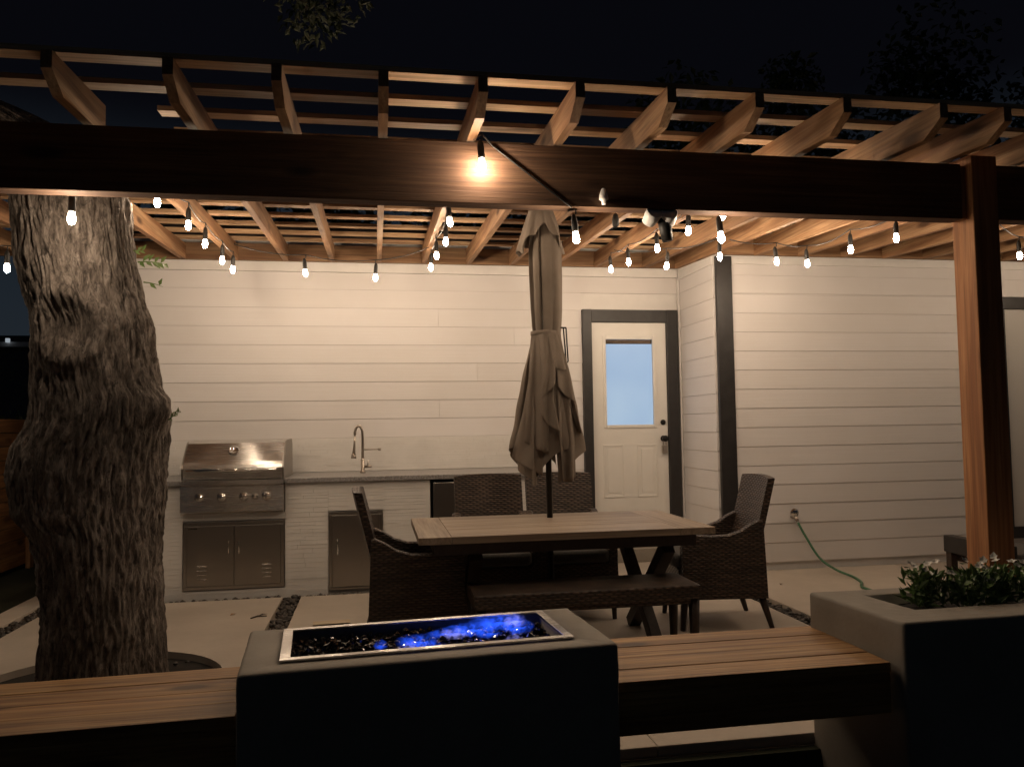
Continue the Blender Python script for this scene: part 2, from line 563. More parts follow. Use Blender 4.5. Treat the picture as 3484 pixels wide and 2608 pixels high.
def slab(x0, x1, y0, y1, hole=None):
    b = MB()
    if hole is None:
        b.box(x0, x1, y0, y1, -0.044, 0.0, 0.006)
    else:
        cx, cy_, r = hole
        N = 48
        outer = []
        inner = []
        for k in range(N):
            a = 2 * PI * k / N
            dx, dy = math.cos(a), math.sin(a)
            t = 1e9
            if dx > 1e-6: t = min(t, (x1 - cx) / dx)
            if dx < -1e-6: t = min(t, (x0 - cx) / dx)
            if dy > 1e-6: t = min(t, (y1 - cy_) / dy)
            if dy < -1e-6: t = min(t, (y0 - cy_) / dy)
            outer.append((cx + dx * t, cy_ + dy * t)); inner.append((cx + dx * r, cy_ + dy * r))
        for cxn, cyn in ((x0, y0), (x1, y0), (x1, y1), (x0, y1)):
            k = min(range(N), key=lambda i: (outer[i][0] - cxn) ** 2 + (outer[i][1] - cyn) ** 2)
            outer[k] = (cxn, cyn)
        def ring(p, z): return [b.bm.verts.new((q[0], q[1], z)) for q in p]
        ot, it, ib, ob_ = ring(outer, 0), ring(inner, 0), ring(inner, -.044), ring(outer, -.044)
        for A, B in ((ot, it), (it, ib), (ob_, ot)):
            for k in range(N):
                b.bm.faces.new((A[k], A[(k + 1) % N], B[(k + 1) % N], B[k]))
        bmesh.ops.recalc_face_normals(b.bm, faces=b.bm.faces[:])
    return part('slab', b, M['patio'], patio)
slab(-2.775, -2.585, 3.25, 7.55)
slab(-2.44, -0.745, 3.25, 6.67, (-1.5, 4.6, 0.665))
slab(-0.60, 1.15, 3.25, 6.67)
slab(1.153, 2.81, 3.25, 6.67)
slab(2.955, 4.75, 3.25, 6.79)
slab(4.753, 8.9, 3.25, 6.79)
slab(1.45, 2.95, 6.673, 7.55)

# soil of the tree ring
b = MB()
b.lathe([(0.69, -0.0435), (0.69, -0.043), (0.3, -0.02), (0.02, -0.018)], (-1.5, 4.6, 0), 40)
part('tree_well', b, M['soil'], None, 'structure')

# pebble strips between the slabs: uncountable
def pebbles():
    b = MB()
    rnd = random.Random(3)
    base = bmesh.new(); bmesh.ops.create_icosphere(base, subdivisions=1, radius=1.0)
    vs = [v.co.copy() for v in base.verts]; fs = [[v.index for v in f.verts] for f in base.faces]
    base.free()
    def add(x, y, z, r):
        q = Matrix.Rotation(rnd.random() * 6.28, 3, 'Z') @ Matrix.Diagonal((r * rnd.uniform(.8, 1.4), r * rnd.uniform(.7, 1), r * rnd.uniform(.45, .8)))
        nv = [b.bm.verts.new(q @ (v * rnd.uniform(.85, 1.15)) + Vector((x, y, z))) for v in vs]
        for f in fs: 
            ff = b.bm.faces.new([nv[i] for i in f]); ff.smooth = True
    for x0, x1, y0, y1, n in ((-0.742, -0.603, 3.6, 6.67, 520), (-2.582, -2.443, 3.4, 7.3, 420), (2.813, 2.952, 3.3, 6.7, 520), (-2.4, 2.8, 6.68, 6.76, 560), (2.95, 3.05, 6.7, 7.5, 20)):
        for _ in range(n):
            add(rnd.uniform(x0 + .012, x1 - .012), rnd.uniform(y0, y1), -0.03 + rnd.uniform(0, .02), rnd.uniform(.014, .026))
    for _ in range(60):
        a = rnd.random() * 6.28; r = rnd.uniform(.4, .62)
        add(-1.5 + r * math.cos(a), 4.6 + r * math.sin(a), -.02, rnd.uniform(.008, .02))
    return part('pebbles', b, M['pebble'], None, 'stuff')
pebbles()

# ================================================================== house
house = thing('house', (0, YL, 0), 'white lap sided house wall with black trimmed door behind the patio', 'house')
w = MB()
w.box(-2.6, XR + .15, YL + .02, YL + .2, -.04, 3.12)
part('wall', w, M['white_trim'], house)
w = MB(); w.box(XR + .02, XR + .2, YR + .02, YL + .019, -.04, 3.10)
part('wall', w, M['white_trim'], house)
w = MB(); w.box(XR + .201, 9.0, YR + .02, YR + .2, -.04, 3.10)
part('wall', w, M['white_trim'], house)
w = MB(); w.box(-2.6, -2.45, YL + .201, 14, -.04, 3.12)
part('wall', w, M['white_trim'], house)

def plank_x(x0, x1, yf, z0, z1):
    b = MB(); j = random.uniform(-.0012, .0012)
    b.prism([(yf + .018, z0), (yf - .001 + j, z0), (yf - .003 + j, z0 + .004), (yf + .0038, z1 + .012), (yf + .018, z1 + .012)], 0, x0, x1)
    return part('plank', b, M['siding'], house)
def plank_y(y0, y1, xf, z0, z1):
    b = MB(); j = random.uniform(-.0012, .0012)
    b.prism([(xf + .018, z0), (xf - .001 + j, z0), (xf - .003 + j, z0 + .004), (xf + .0038, z1 + .012), (xf + .018, z1 + .012)], 1, y0, y1)
    return part('plank', b, M['siding'], house)
for k in range(-2, 15):
    z1 = 2.474 - .175 * (k - 1) if False else 2.474 - .175 * k
    z0 = z1 - .175
    if z0 < 0.0: z0 = 0.03
    if z1 > 2.80: z1 = 2.80
    if z1 <= z0: continue
    if z0 > 2.40:
        if z0 < 2.5: z0n = 2.4985; plank_x(-2.6, 2.02, YL, z0, z1)
        else: plank_x(-2.6, XR - .012, YL, z0, z1)
    else:
        cut = .6 + .37 * ((k * 7) % 5)
        plank_x(-2.6, cut, YL, z0, z1); plank_x(cut + .0015, 2.022, YL, z0, z1)
for k in range(-3, 13):
    z1 = 2.339 - .1748 * k; z0 = max(.04, z1 - .1748); z1 = min(z1, 2.80)
    if z1 <= z0: continue
    if z0 > 2.52:
        plank_x(3.225, 9.0, YR, z0, z1)
    elif z1 <= .2:
        plank_x(3.225, 9.0, YR, z0, z1)
    else:
        if z1 > 2.52: plank_x(3.225, 9.0, YR, 2.523, z1); z1 = 2.51
        plank_x(3.225, 5.995, YR, z0, z1); plank_x(7.6, 9.0, YR, z0, z1)
for k in range(-4, 12):
    z1 = 2.126 - .175 * k; z0 = max(.04, z1 - .175); z1 = min(z1, 2.80)
    if z1 <= z0: continue
    plank_y(YR + .022, YL - .022, XR, z0, z1)
# trim
b = MB(); b.box(-2.6, XR - .02, YL - .016, YL + .018, 2.815, 2.90, .003); part('frieze_board', b, M['white_trim'], house)
b = MB(); b.box(XR - .016, XR + .018, YR + .02, YL - .018, 2.79, 3.0, .003); part('frieze_board', b, M['white_trim'], house)
b = MB(); b.box(3.225, 9.0, YR - .016, YR + .018, 2.79, 2.85, .003); part('frieze_board', b, M['white_trim'], house)
b = MB(); b.box(XR - .022, XR - .002, YL - .026, YL - .003, 0.03, 2.80, .003); part('corner_bead', b, M['white_trim'], house)
b = MB(); b.box(3.068, 3.22, YR - .022, YR + .018, 0.02, 2.86, .004); part('corner_board', b, M['black_trim'], house)
# roof and eave beyond the pergola
b = MB(); b.box(-2.8, 9.2, YL + .01, YL + .05, 3.125, 3.26); part('fascia', b, M['fascia'], house)
b = MB(); b.prism([(YL + .051, 3.13), (YL + .051, 3.25), (14.3, 4.35), (14.3, 4.2)], 0, -2.8, 9.2); part('roof', b, M['roof'], house)

# door
dx0, dx1, dz1, db = 2.12, 2.892, 2.352, 0.13
f = MB()
f.box(2.024, dx0 - .004, YL - .045, YL + .02, db, dz1 + .13, .004)
f.box(dx1 + .004, 3.012, YL - .045, YL + .02, db, dz1 + .13, .004)
f.box(dx0 - .0035, dx1 + .0035, YL - .043, YL + .02, dz1 + .004, dz1 + .128, .004)
part('door_frame', f, M['black_trim'], house)
b = MB(); b.box(2.0, 3.03, YL - .16, YL + .02, 0.0, db - .003, .006); part('door_step', b, M['cast'], house)
d = MB()
yd = YL - .012
gx0, gx1, gz0, gz1 = 2.262, 2.747, 1.332, 2.185
d.box(dx0, gx0, yd, yd + .03, db, dz1)
d.box(gx1, dx1, yd, yd + .03, db, dz1)
d.box(gx0 + .0002, gx1 - .0002, yd, yd + .03, gz1, dz1)
d.box(gx0 + .0002, gx1 - .0002, yd, yd + .03, db, gz0)
door = part('door', d, M['door_white'], house)
b = MB()
for (x0, x1, z0, z1) in ((2.228, 2.262, 1.30, 2.222), (2.747, 2.783, 1.30, 2.222), (2.2625, 2.7465, 2.185, 2.222), (2.2625, 2.7465, 1.30, 1.332)):
    b.box(x0, x1, yd - .012, yd + .01, z0, z1, .004)
part('lite_frame', b, M['door_white'], door)
b = MB(); b.box(gx0, gx1, yd + .014, yd + .02, gz0, gz1); part('glass_pane', b, M['lit_glass'], door)
b = MB(); b.box(gx0 + .003, gx1 - .003, yd + .004, yd + .0135, gz1 - .045, gz1 - .002, .002); part('blind_rail', b, M['bronze'], door)
for x0, x1 in ((2.215, 2.432), (2.564, 2.776)):
    z0, z1 = .615, 1.138
    b = MB()
    t = .018
    b.box(x0, x0 + t, yd - .007, yd - .0005, z0, z1, .003); b.box(x1 - t, x1, yd - .007, yd - .0005, z0, z1, .003)
    b.box(x0 + t, x1 - t, yd - .007, yd - .0005, z1 - t, z1, .003); b.box(x0 + t, x1 - t, yd - .007, yd - .0005, z0, z0 + t, .003)
    b.box(x0 + .045, x1 - .045, yd - .005, yd - .0005, z0 + .045, z1 - .045, .0035)
    part('door_panel', b, M['door_white'], door)
b = MB(); b.lathe([(.027, 0), (.027, -.012), (.018, -.02), (.004, -.021)], (2.842, yd - .0005, 1.352), 16, 1); part('deadbolt', b, M['black_metal'], door)
b = MB(); b.lathe([(.03, 0), (.03, -.012), (.014, -.016), (.014, -.04), (.03, -.05), (.03, -.068), (.01, -.074)], (2.842, yd - .0005, 1.19), 16, 1); part('handle', b, M['black_metal'], door)
b = MB(); b.box(2.818, 2.868, yd - .055, yd - .014, 1.045, 1.125, .006); b.tube([(2.827, yd - .034, 1.125), (2.829, yd - .034, 1.16), (2.843, yd - .034, 1.172), (2.857, yd - .034, 1.16), (2.859, yd - .034, 1.125)], .005, 6)
part('lock_box', b, M['nickel'], door)

# window at the right edge
b = MB()
wx0, wx1, wz0, wz1 = 5.998, 7.595, .19, 2.515
b.box(wx0, wx1, YR - .03, YR + .018, wz1 - .115, wz1, .004)
b.box(wx0, wx1, YR - .03, YR + .018, wz0, wz0 + .11, .004)
b.box(wx0, wx0 + .03, YR - .028, YR + .018, wz0 + .111, wz1 - .116)
b.box(wx1 - .1, wx1, YR - .028, YR + .018, wz0 + .111, wz1 - .116)
win = part('window', b, M['black_trim'], house)
b = MB(); b.box(wx0 + .03, wx1 - .1, YR - .004, YR + .012, wz0 + .11, wz1 - .115); part('window_pane', b, M['blind'], win)

# ================================================================== outdoor kitchen
YK = 6.78
kit = thing('outdoor_kitchen', (-.5, 7.2, 0), 'white ledgestone outdoor kitchen island with grey counter against house wall', 'outdoor kitchen')
b = MB()
b.box(-2.35, -1.548, YK + .012, YL - .03, -.04, .898)
b.box(-1.548, -.722, YK + .012, YL - .03, -.04, .66)
b.box(-1.548, -.722, 7.42, YL - .03, .6602, .898)
b.box(-.722, .448, YK + .012, YL - .03, -.04, .898)
b.box(.448, 1.03, 7.45, YL - .03, -.04, .898)
b.box(1.03, 1.42, YK + .012, YL - .03, -.04, .898)
part('island_core', b, M['stone'], kit)
def ledge(regions, yf, thick, rows, lo, hi):
    b = MB(); rnd = random.Random(11)
    for (x0, x1, z0, z1) in regions:
        z = z0
        while z < z1 - .004:
            hgt = min(rnd.choice((.022, .03, .038)), z1 - z)
            if z1 - z - hgt < .012: hgt = z1 - z
            x = x0
            while x < x1 - .002:
                L = rnd.uniform(.09, .34)
                if x1 - x - L < .08: L = x1 - x
                p = rnd.uniform(0, .0045)
                b.box(x + .0006, x + L - .0006, yf - p, yf + thick, z + .0006, z + hgt - .0006)
                x += L
            z += hgt
    return b
regs = [(-2.35, -1.53, -.03, .897), (-1.53, -.735, .612, .667), (-1.53, -.735, -.03, .058), (-.735, -.392, -.03, .897), (-.392, .056, .662, .897), (.056, .447, -.03, .897), (1.032, 1.42, -.03, .897)]
part('ledge_stone', ledge(regs, YK + .0005, .0112, 0, 0, 0), M['stone'], kit, 'stuff')
part('ledge_stone', ledge([(-2.35, 1.42, .942, 1.25)], YL - .03, .012, 0, 0, 0), M['stone'], kit, 'stuff')
ct = MB()
ct.box(-2.37, -1.536, YK - .035, YL - .033, .90, .94, .006)
ct.box(-.738, 1.44, YK - .035, YL - .033, .90, .94, .006)
ct.box(-1.5355, -.7385, 7.43, YL - .033, .90, .94)
part('countertop', ct, M['granite'], kit)

# double access door under the grill
ax0, ax1, az0, az1 = -1.525, -.742, .065, .604
b = MB()
for q in ((ax0, ax1, az1 - .03, az1), (ax0, ax1, az0, az0 + .03)): b.box(q[0], q[1], YK - .012, YK + .011, q[2], q[3], .003)
for q in ((ax0, ax0 + .03), (ax1 - .03, ax1)): b.box(q[0], q[1], YK - .0115, YK + .011, az0 + .03, az1 - .03, .003)
part('access_frame', b, M['steel_dark'], kit)
for s, (x0, x1, hx, vx) in enumerate(((-1.494, -1.1345, -1.172, -1.38), (-1.1305, -.773, -1.093, -.88))):
    b = MB(); b.box(x0, x1, YK - .018, YK + .008, az0 + .031, az1 - .031, .004)
    dr = part('access_door', b, M['steel_dark'], kit)
    b = MB(); b.tube([(hx, YK - .018, .45), (hx, YK - .042, .446), (hx, YK - .045, .40), (hx, YK - .042, .352), (hx, YK - .018, .348)], .006, 8)
    part('handle', b, M['chrome'], dr)
    b = MB()
    for q in range(4): b.prism([(YK - .0185, .26 - .033 * q), (YK - .031, .252 - .033 * q), (YK - .0185, .246 - .033 * q)], 0, vx - .035, vx + .035)
    part('vent_louvres', b, M['steel'], dr)
    if s == 0:
        b = MB(); b.box(-1.485, -1.415, YK - .0195, YK - .0175, .548, .562); part('badge', b, M['chrome'], dr)
# single access door
b = MB()
sx0, sx1, sz0, sz1 = -.386, .051, .012, .654
for q in ((sx0, sx1, sz1 - .025, sz1), (sx0, sx1, sz0, sz0 + .025)): b.box(q[0], q[1], YK - .012, YK + .011, q[2], q[3], .003)
for q in ((sx0, sx0 + .025), (sx1 - .025, sx1)): b.box(q[0], q[1], YK - .0115, YK + .011, sz0 + .025, sz1 - .025, .003)
part('access_frame', b, M['steel_dark'], kit)
b = MB(); b.box(sx0 + .027, sx1 - .027, YK - .018, YK + .008, sz0 + .027, sz1 - .027, .004); dr = part('access_door', b, M['steel_dark'], kit)
b = MB(); b.tube([(-.315, YK - .018, .43), (-.315, YK - .042, .426), (-.315, YK - .045, .37), (-.315, YK - .042, .304), (-.315, YK - .018, .30)], .006, 8); part('handle', b, M['chrome'], dr)

# fridge
fr = thing('mini_fridge', (.74, 7.1, 0), 'dark undercounter fridge in the island beside the back chairs', 'fridge')
b = MB(); b.box(.46, 1.018, YK + .03, 7.44, -.03, .893); part('fridge_body', b, M['black_metal'], fr)
b = MB(); b.box(.475, 1.012, YK - .005, YK + .028, .02, .872, .006); part('fridge_door', b, M['steel_dark'], fr)

# grill
gr = thing('gas_grill', (-1.135, 7.05, .67), 'stainless steel built in gas grill with closed hood and five knobs', 'grill')
gx0, gx1 = -1.533, -.741
b = MB()
b.prism([(6.735, .945), (6.722, 1.035), (6.732, 1.062), (6.752, 1.085), (6.915, 1.232), (6.96, 1.247), (7.38, 1.252), (7.42, 1.20), (7.42, .945)], 0, gx0 + .012, gx1 - .012)
hood = part('hood', b, M['steel'], gr)
for x0, x1 in ((gx0, gx0 + .0115), (gx1 - .0115, gx1)):
    b = MB()
    b.prism([(6.733, .942), (6.719, 1.036), (6.73, 1.065), (6.750, 1.088), (6.913, 1.235), (6.96, 1.250), (7.382, 1.255), (7.424, 1.2), (7.424, .942)], 0, x0, x1)
    part('hood_end', b, M['steel_dark'], hood)
b = MB()
b.tube([(gx0 + .05, 6.662, 1.022), (gx1 - .05, 6.662, 1.022)], .0125, 12)
for x in (gx0 + .07, gx1 - .07): b.tube([(x, 6.662, 1.022), (x, 6.73, 1.03)], .009, 8)
part('handle', b, M['chrome'], hood)
Rm = Matrix.Translation((-1.147, 6.862, 1.174)) @ Matrix.Rotation(math.radians(-57), 4, 'X')
b = MB(); b.lathe([(.045, 0), (.045, .012), (.036, .016), (.034, .011), (.003, .011)], (0, 0, 0), 24)
for v in b.bm.verts: v.co = Matrix.Translation((-1.147, 6.838, 1.166)) @ Matrix.Rotation(math.radians(48), 4, 'X') @ v.co
part('thermometer', b, M['chrome'], hood)
b = MB(); b.box(gx0, gx1, 6.72, 7.41, .672, .94, .004); part('firebox', b, M['steel_dark'], gr)
b = MB(); b.prism([(6.7195, .672), (6.69, .69), (6.70, .90), (6.685, .905), (6.685, .935), (6.7195, .939)], 0, gx0, gx1); pan = part('control_panel', b, M['steel'], gr)
for x, r in ((-1.389, .026), (-1.219, .026), (-1.048, .026), (-.962, .018), (-.872, .026)):
    b = MB(); b.lathe([(r * 1.35, 0), (r * 1.35, -.006), (r, -.009), (r * .85, -.032), (r * .3, -.034)], (x, 6.694, .81), 18, 1)
    b.box(x - .005, x + .005, 6.650, 6.664, .81 - r * .9, .81 + r * .9, .002)
    part('knob', b, M['chrome'], pan)

# faucet
fa = thing('faucet', (-.118, 7.3, .94), 'tall gooseneck sink faucet standing on the grey counter', 'faucet')
b = MB(); pts = [(-.118, 7.3, .94), (-.118, 7.3, 1.26)]
for k in range(1, 10):
    a = PI * k / 9; pts.append((-.152 + .034 * math.cos(a), 7.3 - .01 * k / 9, 1.285 + .075 * math.sin(a)))
b.tube(pts, .0125, 10); b.lathe([(.026, 0), (.026, .012), (.018, .02), (.018, .12), (.014, .13)], (-.118, 7.3, .9402), 14)
part('spout', b, M['nickel'], fa)
b = MB(); b.tube([(-.186, 7.29, 1.285), (-.19, 7.285, 1.2), (-.196, 7.28, 1.11)], [.009, .009, .014], 10); b.tube([(-.196, 7.28, 1.11), (-.198, 7.279, 1.07)], [.019, .024], 12); part('sprayer', b, M['nickel'], fa)
b = MB(); b.tube([(-.105, 7.3, 1.147), (.02, 7.3, 1.147)], .006, 8); b.tube([(.02, 7.3, 1.147), (.045, 7.3, 1.147)], .012, 10); part('holder_arm', b, M['nickel'], fa)
b = MB(); b.tube([(-.10, 7.29, .995), (-.04, 7.27, .995)], .012, 10); b.tube([(-.075, 7.282, .995), (-.07, 7.275, 1.05)], .005, 8); part('lever', b, M['nickel'], fa)

# spigot and hose
sp = thing('spigot', (3.745, YR, .47), 'brass garden tap with round handle on the right house wall', 'tap')
b = MB(); b.tube([(3.745, YR - .003, .475), (3.745, YR - .07, .47), (3.75, YR - .09, .44)], [.018, .018, .014], 10); part('tap_body', b, M['nickel'], sp)
b = MB(); b.lathe([(.012, -.05), (.04, -.052), (.04, -.06), (.01, -.062)], (3.735, YR - .01, .515), 14, 1); part('tap_wheel', b, M['chrome'], sp)
b = MB(); pts = []
ctrl = [(3.75, 6.708, .43), (3.80, 6.66, .30), (3.87, 6.57, .13), (3.95, 6.45, .045), (3.99, 6.25, .016), (3.93, 6.05, .012), (3.82, 5.85, .012), (3.9, 5.55, .012), (4.3, 5.3, .012), (4.8, 5.4, .012)]
for i in range(len(ctrl) - 1):
    p0 = Vector(ctrl[max(i - 1, 0)]); p1 = Vector(ctrl[i]); p2 = Vector(ctrl[i + 1]); p3 = Vector(ctrl[min(i + 2, len(ctrl) - 1)])
    for q in range(6):
        t = q / 6
        pts.append(.5 * ((2 * p1) + (p2 - p0) * t + (2 * p0 - 5 * p1 + 4 * p2 - p3) * t * t + (3 * p1 - p0 - 3 * p2 + p3) * t ** 3))
b.tube(pts, .011, 8)
tag(part('garden_hose', b, M['hose']), 'green garden hose hanging from the wall tap to patio floor', 'hose')

# ================================================================== pergola
per = thing('pergola', (1.5, 5.5, 0), 'cedar pergola of rafters and flat slats on a thick dark beam', 'pergola')
SL = .2 / 4.17
def zr(y): return 2.70 + (y - 3.43) * SL
YB0, YB1 = 3.735, 3.83
b = MB(); b.box(-4.6, 3.10, YB0, YB1, 2.408, 2.706, .005); part('beam', b, M['beam'], per)
b = MB(); b.box(3.312, 9.0, YB0, YB1, 2.410, 2.708, .005); part('beam', b, M['beam'], per)
b = MB(); b.box(3.135, 3.288, 3.70, 3.86, -.04, 2.745, .006); part('post', b, M['post'], per)
b = MB(); b.box(3.1015, 3.1345, YB0 + .012, YB1 - .002, 2.412, 2.70, .003); part('beam_shim', b, M['cedar_z'], per)
b = MB(); b.box(3.2885, 3.3105, YB0 + .012, YB1 - .002, 2.412, 2.70, .003); part('beam_shim', b, M['cedar_z'], per)
# ledgers on the house
b = MB(); b.box(-3.4, XR - .004, YL - .066, YL - .022, 2.905, 3.06, .003); part('ledger', b, M['cedar_x'], per)
b = MB(); b.box(3.09, 9.0, YR - .066, YR - .024, 2.866, 3.02, .003); part('ledger', b, M['cedar_x'], per)
RX = [-3.02, -2.58, -2.15, -1.72, -1.262, -.81, -.388, .046, .458, .893, 1.312, 1.73, 2.16, 2.67, 3.01, 3.44, 3.87, 4.3, 4.73, 5.16, 5.59, 6.02, 6.45, 6.88, 7.31, 7.74, 8.17]
RH = .145; RT = .021
def rafter(x, ya, yb, cham):
    b = MB()
    if cham:
        p = [(ya, zr(ya) + RH), (ya, zr(ya) + .074), (ya + .122, zr(ya + .122)), (yb, zr(yb)), (yb, zr(yb) + RH)]
    else:
        p = [(ya, zr(ya) + RH), (ya, zr(ya)), (yb, zr(yb)), (yb, zr(yb) + RH)]
    b.prism(p, 0, x - RT, x + RT)
    part('rafter', b, M['cedar_y'], per)
for x in RX:
    yw = YL - .068 if x < XR else YR - .068
    if -2.2 < x < -1.2:
        rafter(x, 3.302, 3.93, True); rafter(x, 5.12, yw, False)
    else:
        rafter(x + random.uniform(-.006, .006), 3.302, yw, True)
for y in (5.098,):
    b = MB(); b.prism([(y - .02, zr(y)), (y + .02, zr(y)), (y + .02, zr(y) + .14), (y - .02, zr(y) + .14)], 0, -2.126, -.834); part('header', b, M['cedar_x'], per)
SY = [3.322, 3.635, 3.955, 4.275, 4.595, 4.915, 5.235, 5.555, 5.89, 6.245, 6.60, 6.95, 7.28]
for y in SY:
    z = zr(y) + RH + .001
    xs = [(-3.2, 8.4)] if not (3.9 < y < 5.0) else [(-3.2, -2.06), (-1.02, 8.4)]
    if y > 6.6: xs = [(-3.2, 3.04)]
    for x0, x1 in xs:
        b = MB(); b.prism([(y, z), (y + .090, z + .090 * SL), (y + .090, z + .024 + .090 * SL), (y, z + .024)], 0, x0, x1)
        part('slat', b, M['purlin'], per)

# ================================================================== string lights
def bulb_mesh():
    b = MB()
    b.lathe([(.003, -.027), (.0085, -.0245), (.0145, -.017), (.0172, -.006), (.0168, .004), (.0145, .015), (.012, .028), (.0115, .042)], (0, 0, 0), 12)
    me = bpy.data.meshes.new('bulb'); b.bm.to_mesh(me); b.bm.free()
    me.materials.append(M['bulb']); return me
def socket_mesh():
    b = MB()
    b.lathe([(.0145, .030), (.0165, .040), (.016, .085), (.014, .105), (.008, .118), (.004, .122)], (0, 0, 0), 12)
    me = bpy.data.meshes.new('socket'); b.bm.to_mesh(me); b.bm.free()
    me.materials.append(M['rubber']); return me
BME, SME = bulb_mesh(), socket_mesh()
def string(label, pts, start=None, end=None, sag=.03, anchors=None, group='warm bulb strings under the pergola'):
    c = Vector(pts[0])
    root = thing('string_light', c, label, 'string lights', group)
    tops = [Vector(p) + Vector((0, 0, .15)) for p in pts]
    way = ([Vector(q) for q in start] if start else []) + tops + ([Vector(q) for q in end] if end else [])
    cab = MB(); line = []
    for a, q in zip(way, way[1:]):
        n = 8
        L = (q - a).length
        for k in range(n):
            t = k / n
            line.append(a.lerp(q, t) - Vector((0, 0, min(sag, L * .05) * 4 * t * (1 - t))))
    line.append(way[-1])
    cab.tube(line, .0042, 6)
    for p in pts:
        cab.tube([Vector(p) + Vector((0, 0, .118)), Vector(p) + Vector((.003, 0, .152))], .0035, 6)
    part('cable', cab, M['rubber'], root)
    for p in pts:
        bo = link('bulb', BME, root, p)
        ti = Matrix.Rotation(random.uniform(-.09, .09), 3, 'X') @ Matrix.Rotation(random.uniform(-.09, .09), 3, 'Y')
        bo.rotation_euler = ti.to_euler()
        so = bpy.data.objects.new('socket', SME); COL.objects.link(so); so.parent = bo
    return root
string('string of six bulbs from the beam in front of the tree back to the wall', [(-1.36, 3.865, 2.313), (-1.207, 4.7, 2.629), (-1.151, 5.2, 2.622), (-1.172, 5.8, 2.644), (-1.130, 6.200, 2.610), (-1.121, 6.600, 2.619)], start=[(-1.5, 3.845, 2.44)])
string('pair of bulbs hung along the house wall above the grill and faucet', [(-0.552, 6.550, 2.593), (0.004, 6.600, 2.573)], start=[(-1.12, 6.65, 2.84)], end=[(.45, 6.65, 2.85)], sag=.05)
string('string of four bulbs along the centre rafter left of the umbrella', [(0.461, 6.600, 2.667), (0.470, 6.100, 2.658), (.489, 5.5, 2.628), (.454, 4.8, 2.588)], end=[(.45, 4.0, 2.70)])
string('lone bulb glowing on the front face of the thick beam', [(.502, 3.667, 2.573)], start=[(.47, 3.725, 2.715)], end=[(.56, 3.728, 2.69), (.948, 3.726, 2.40)], sag=.0)
string('two bulbs under the front beam right of the umbrella top', [(.981, 3.78, 2.262), (1.776, 3.85, 2.30)], start=[(.948, 3.80, 2.402)], sag=.0)
string('string of five bulbs running back along a rafter above the white door', [(1.993, 4.3, 2.542), (1.99, 4.8, 2.572), (2.075, 5.6, 2.64), (2.031, 6.150, 2.648), (2.020, 6.600, 2.679)])
string('two bulbs hung near the inside corner of the house walls', [(2.373, 6.200, 2.634), (2.613, 5.7, 2.61)], start=[(2.05, 6.6, 2.85)])
string('string of four bulbs before the right hand siding wall', [(3.110, 5.750, 2.594), (3.428, 5.850, 2.603), (3.392, 5.200, 2.571), (3.434, 4.75, 2.55)], start=[(2.72, 5.75, 2.76)], sag=.06)
string('bulb string right of the cedar post above the window, one bulb in view, others added as fill light', [(4.875, 5.300, 2.580), (5.75, 5.55, 2.66), (6.4, 5.8, 2.67), (7.0, 5.4, 2.66)], start=[(4.5, 5.1, 2.80)], end=[(7.3, 5.3, 2.79)])  # bulbs after the first lie beyond the frame, added as fill light
string('bulb string at far left behind the tree trunk, one bulb in view, others added as fill light', [(-2.355, 5.6, 2.409), (-2.8, 5.0, 2.40), (-2.9, 4.2, 2.40)], start=[(-1.95, 5.7, 2.62)], end=[(-2.95, 4.0, 2.72)])  # later bulbs are out of view, added to brighten the left side

# unlit fittings on the beam
fl = thing('flood_light', (1.41, 3.80, 2.40), 'white twin head security light under the front beam', 'flood light')
b = MB(); b.box(1.375, 1.445, 3.75, 3.815, 2.382, 2.4075, .006); part('mount_box', b, M['white_plastic'], fl)
for dx, ry in ((-.045, .35), (.045, -.3)):
    Rm = Matrix.Translation((1.412 + dx, 3.76, 2.375)) @ Matrix.Rotation(ry, 4, 'Y') @ Matrix.Rotation(-2.2, 4, 'X')
    b = MB(); b.lathe([(.012, .05), (.034, .038), (.04, .0), (.042, -.03), (.036, -.034), (.034, -.026), (.004, -.024)], (0, 0, 0), 18)
    for v in b.bm.verts: v.co = Rm @ v.co
    part('lamp_head', b, M['white_plastic'], fl)
b = MB(); b.tube([(1.42, 3.77, 2.37), (1.44, 3.765, 2.32), (1.45, 3.765, 2.255)], [.02, .033, .026], 12); part('motion_sensor', b, M['rubber'], fl)
b = MB(); b.lathe([(.010, 0), (.012, .02), (.024, .024), (.02, .05), (.012, .075), (.006, .08)], (1.105, 3.71, 2.415), 12)
tag(part('sensor_cap', b, M['white_plastic']), 'small white cone shaped fitting on the lower edge of the beam', 'fitting')
b = MB(); b.tube([(1.317, 4.2, 2.735), (1.317, 4.2, 2.50)], .0025, 5); b.lathe([(.004, -.045), (.018, -.03), (.02, 0), (.014, .03), (.004, .04)], (1.317, 4.2, 2.47), 12)
tag(part('unlit_bulb', b, M['rubber']), 'dark unlit hanging socket between the rafters near the umbrella', 'socket')

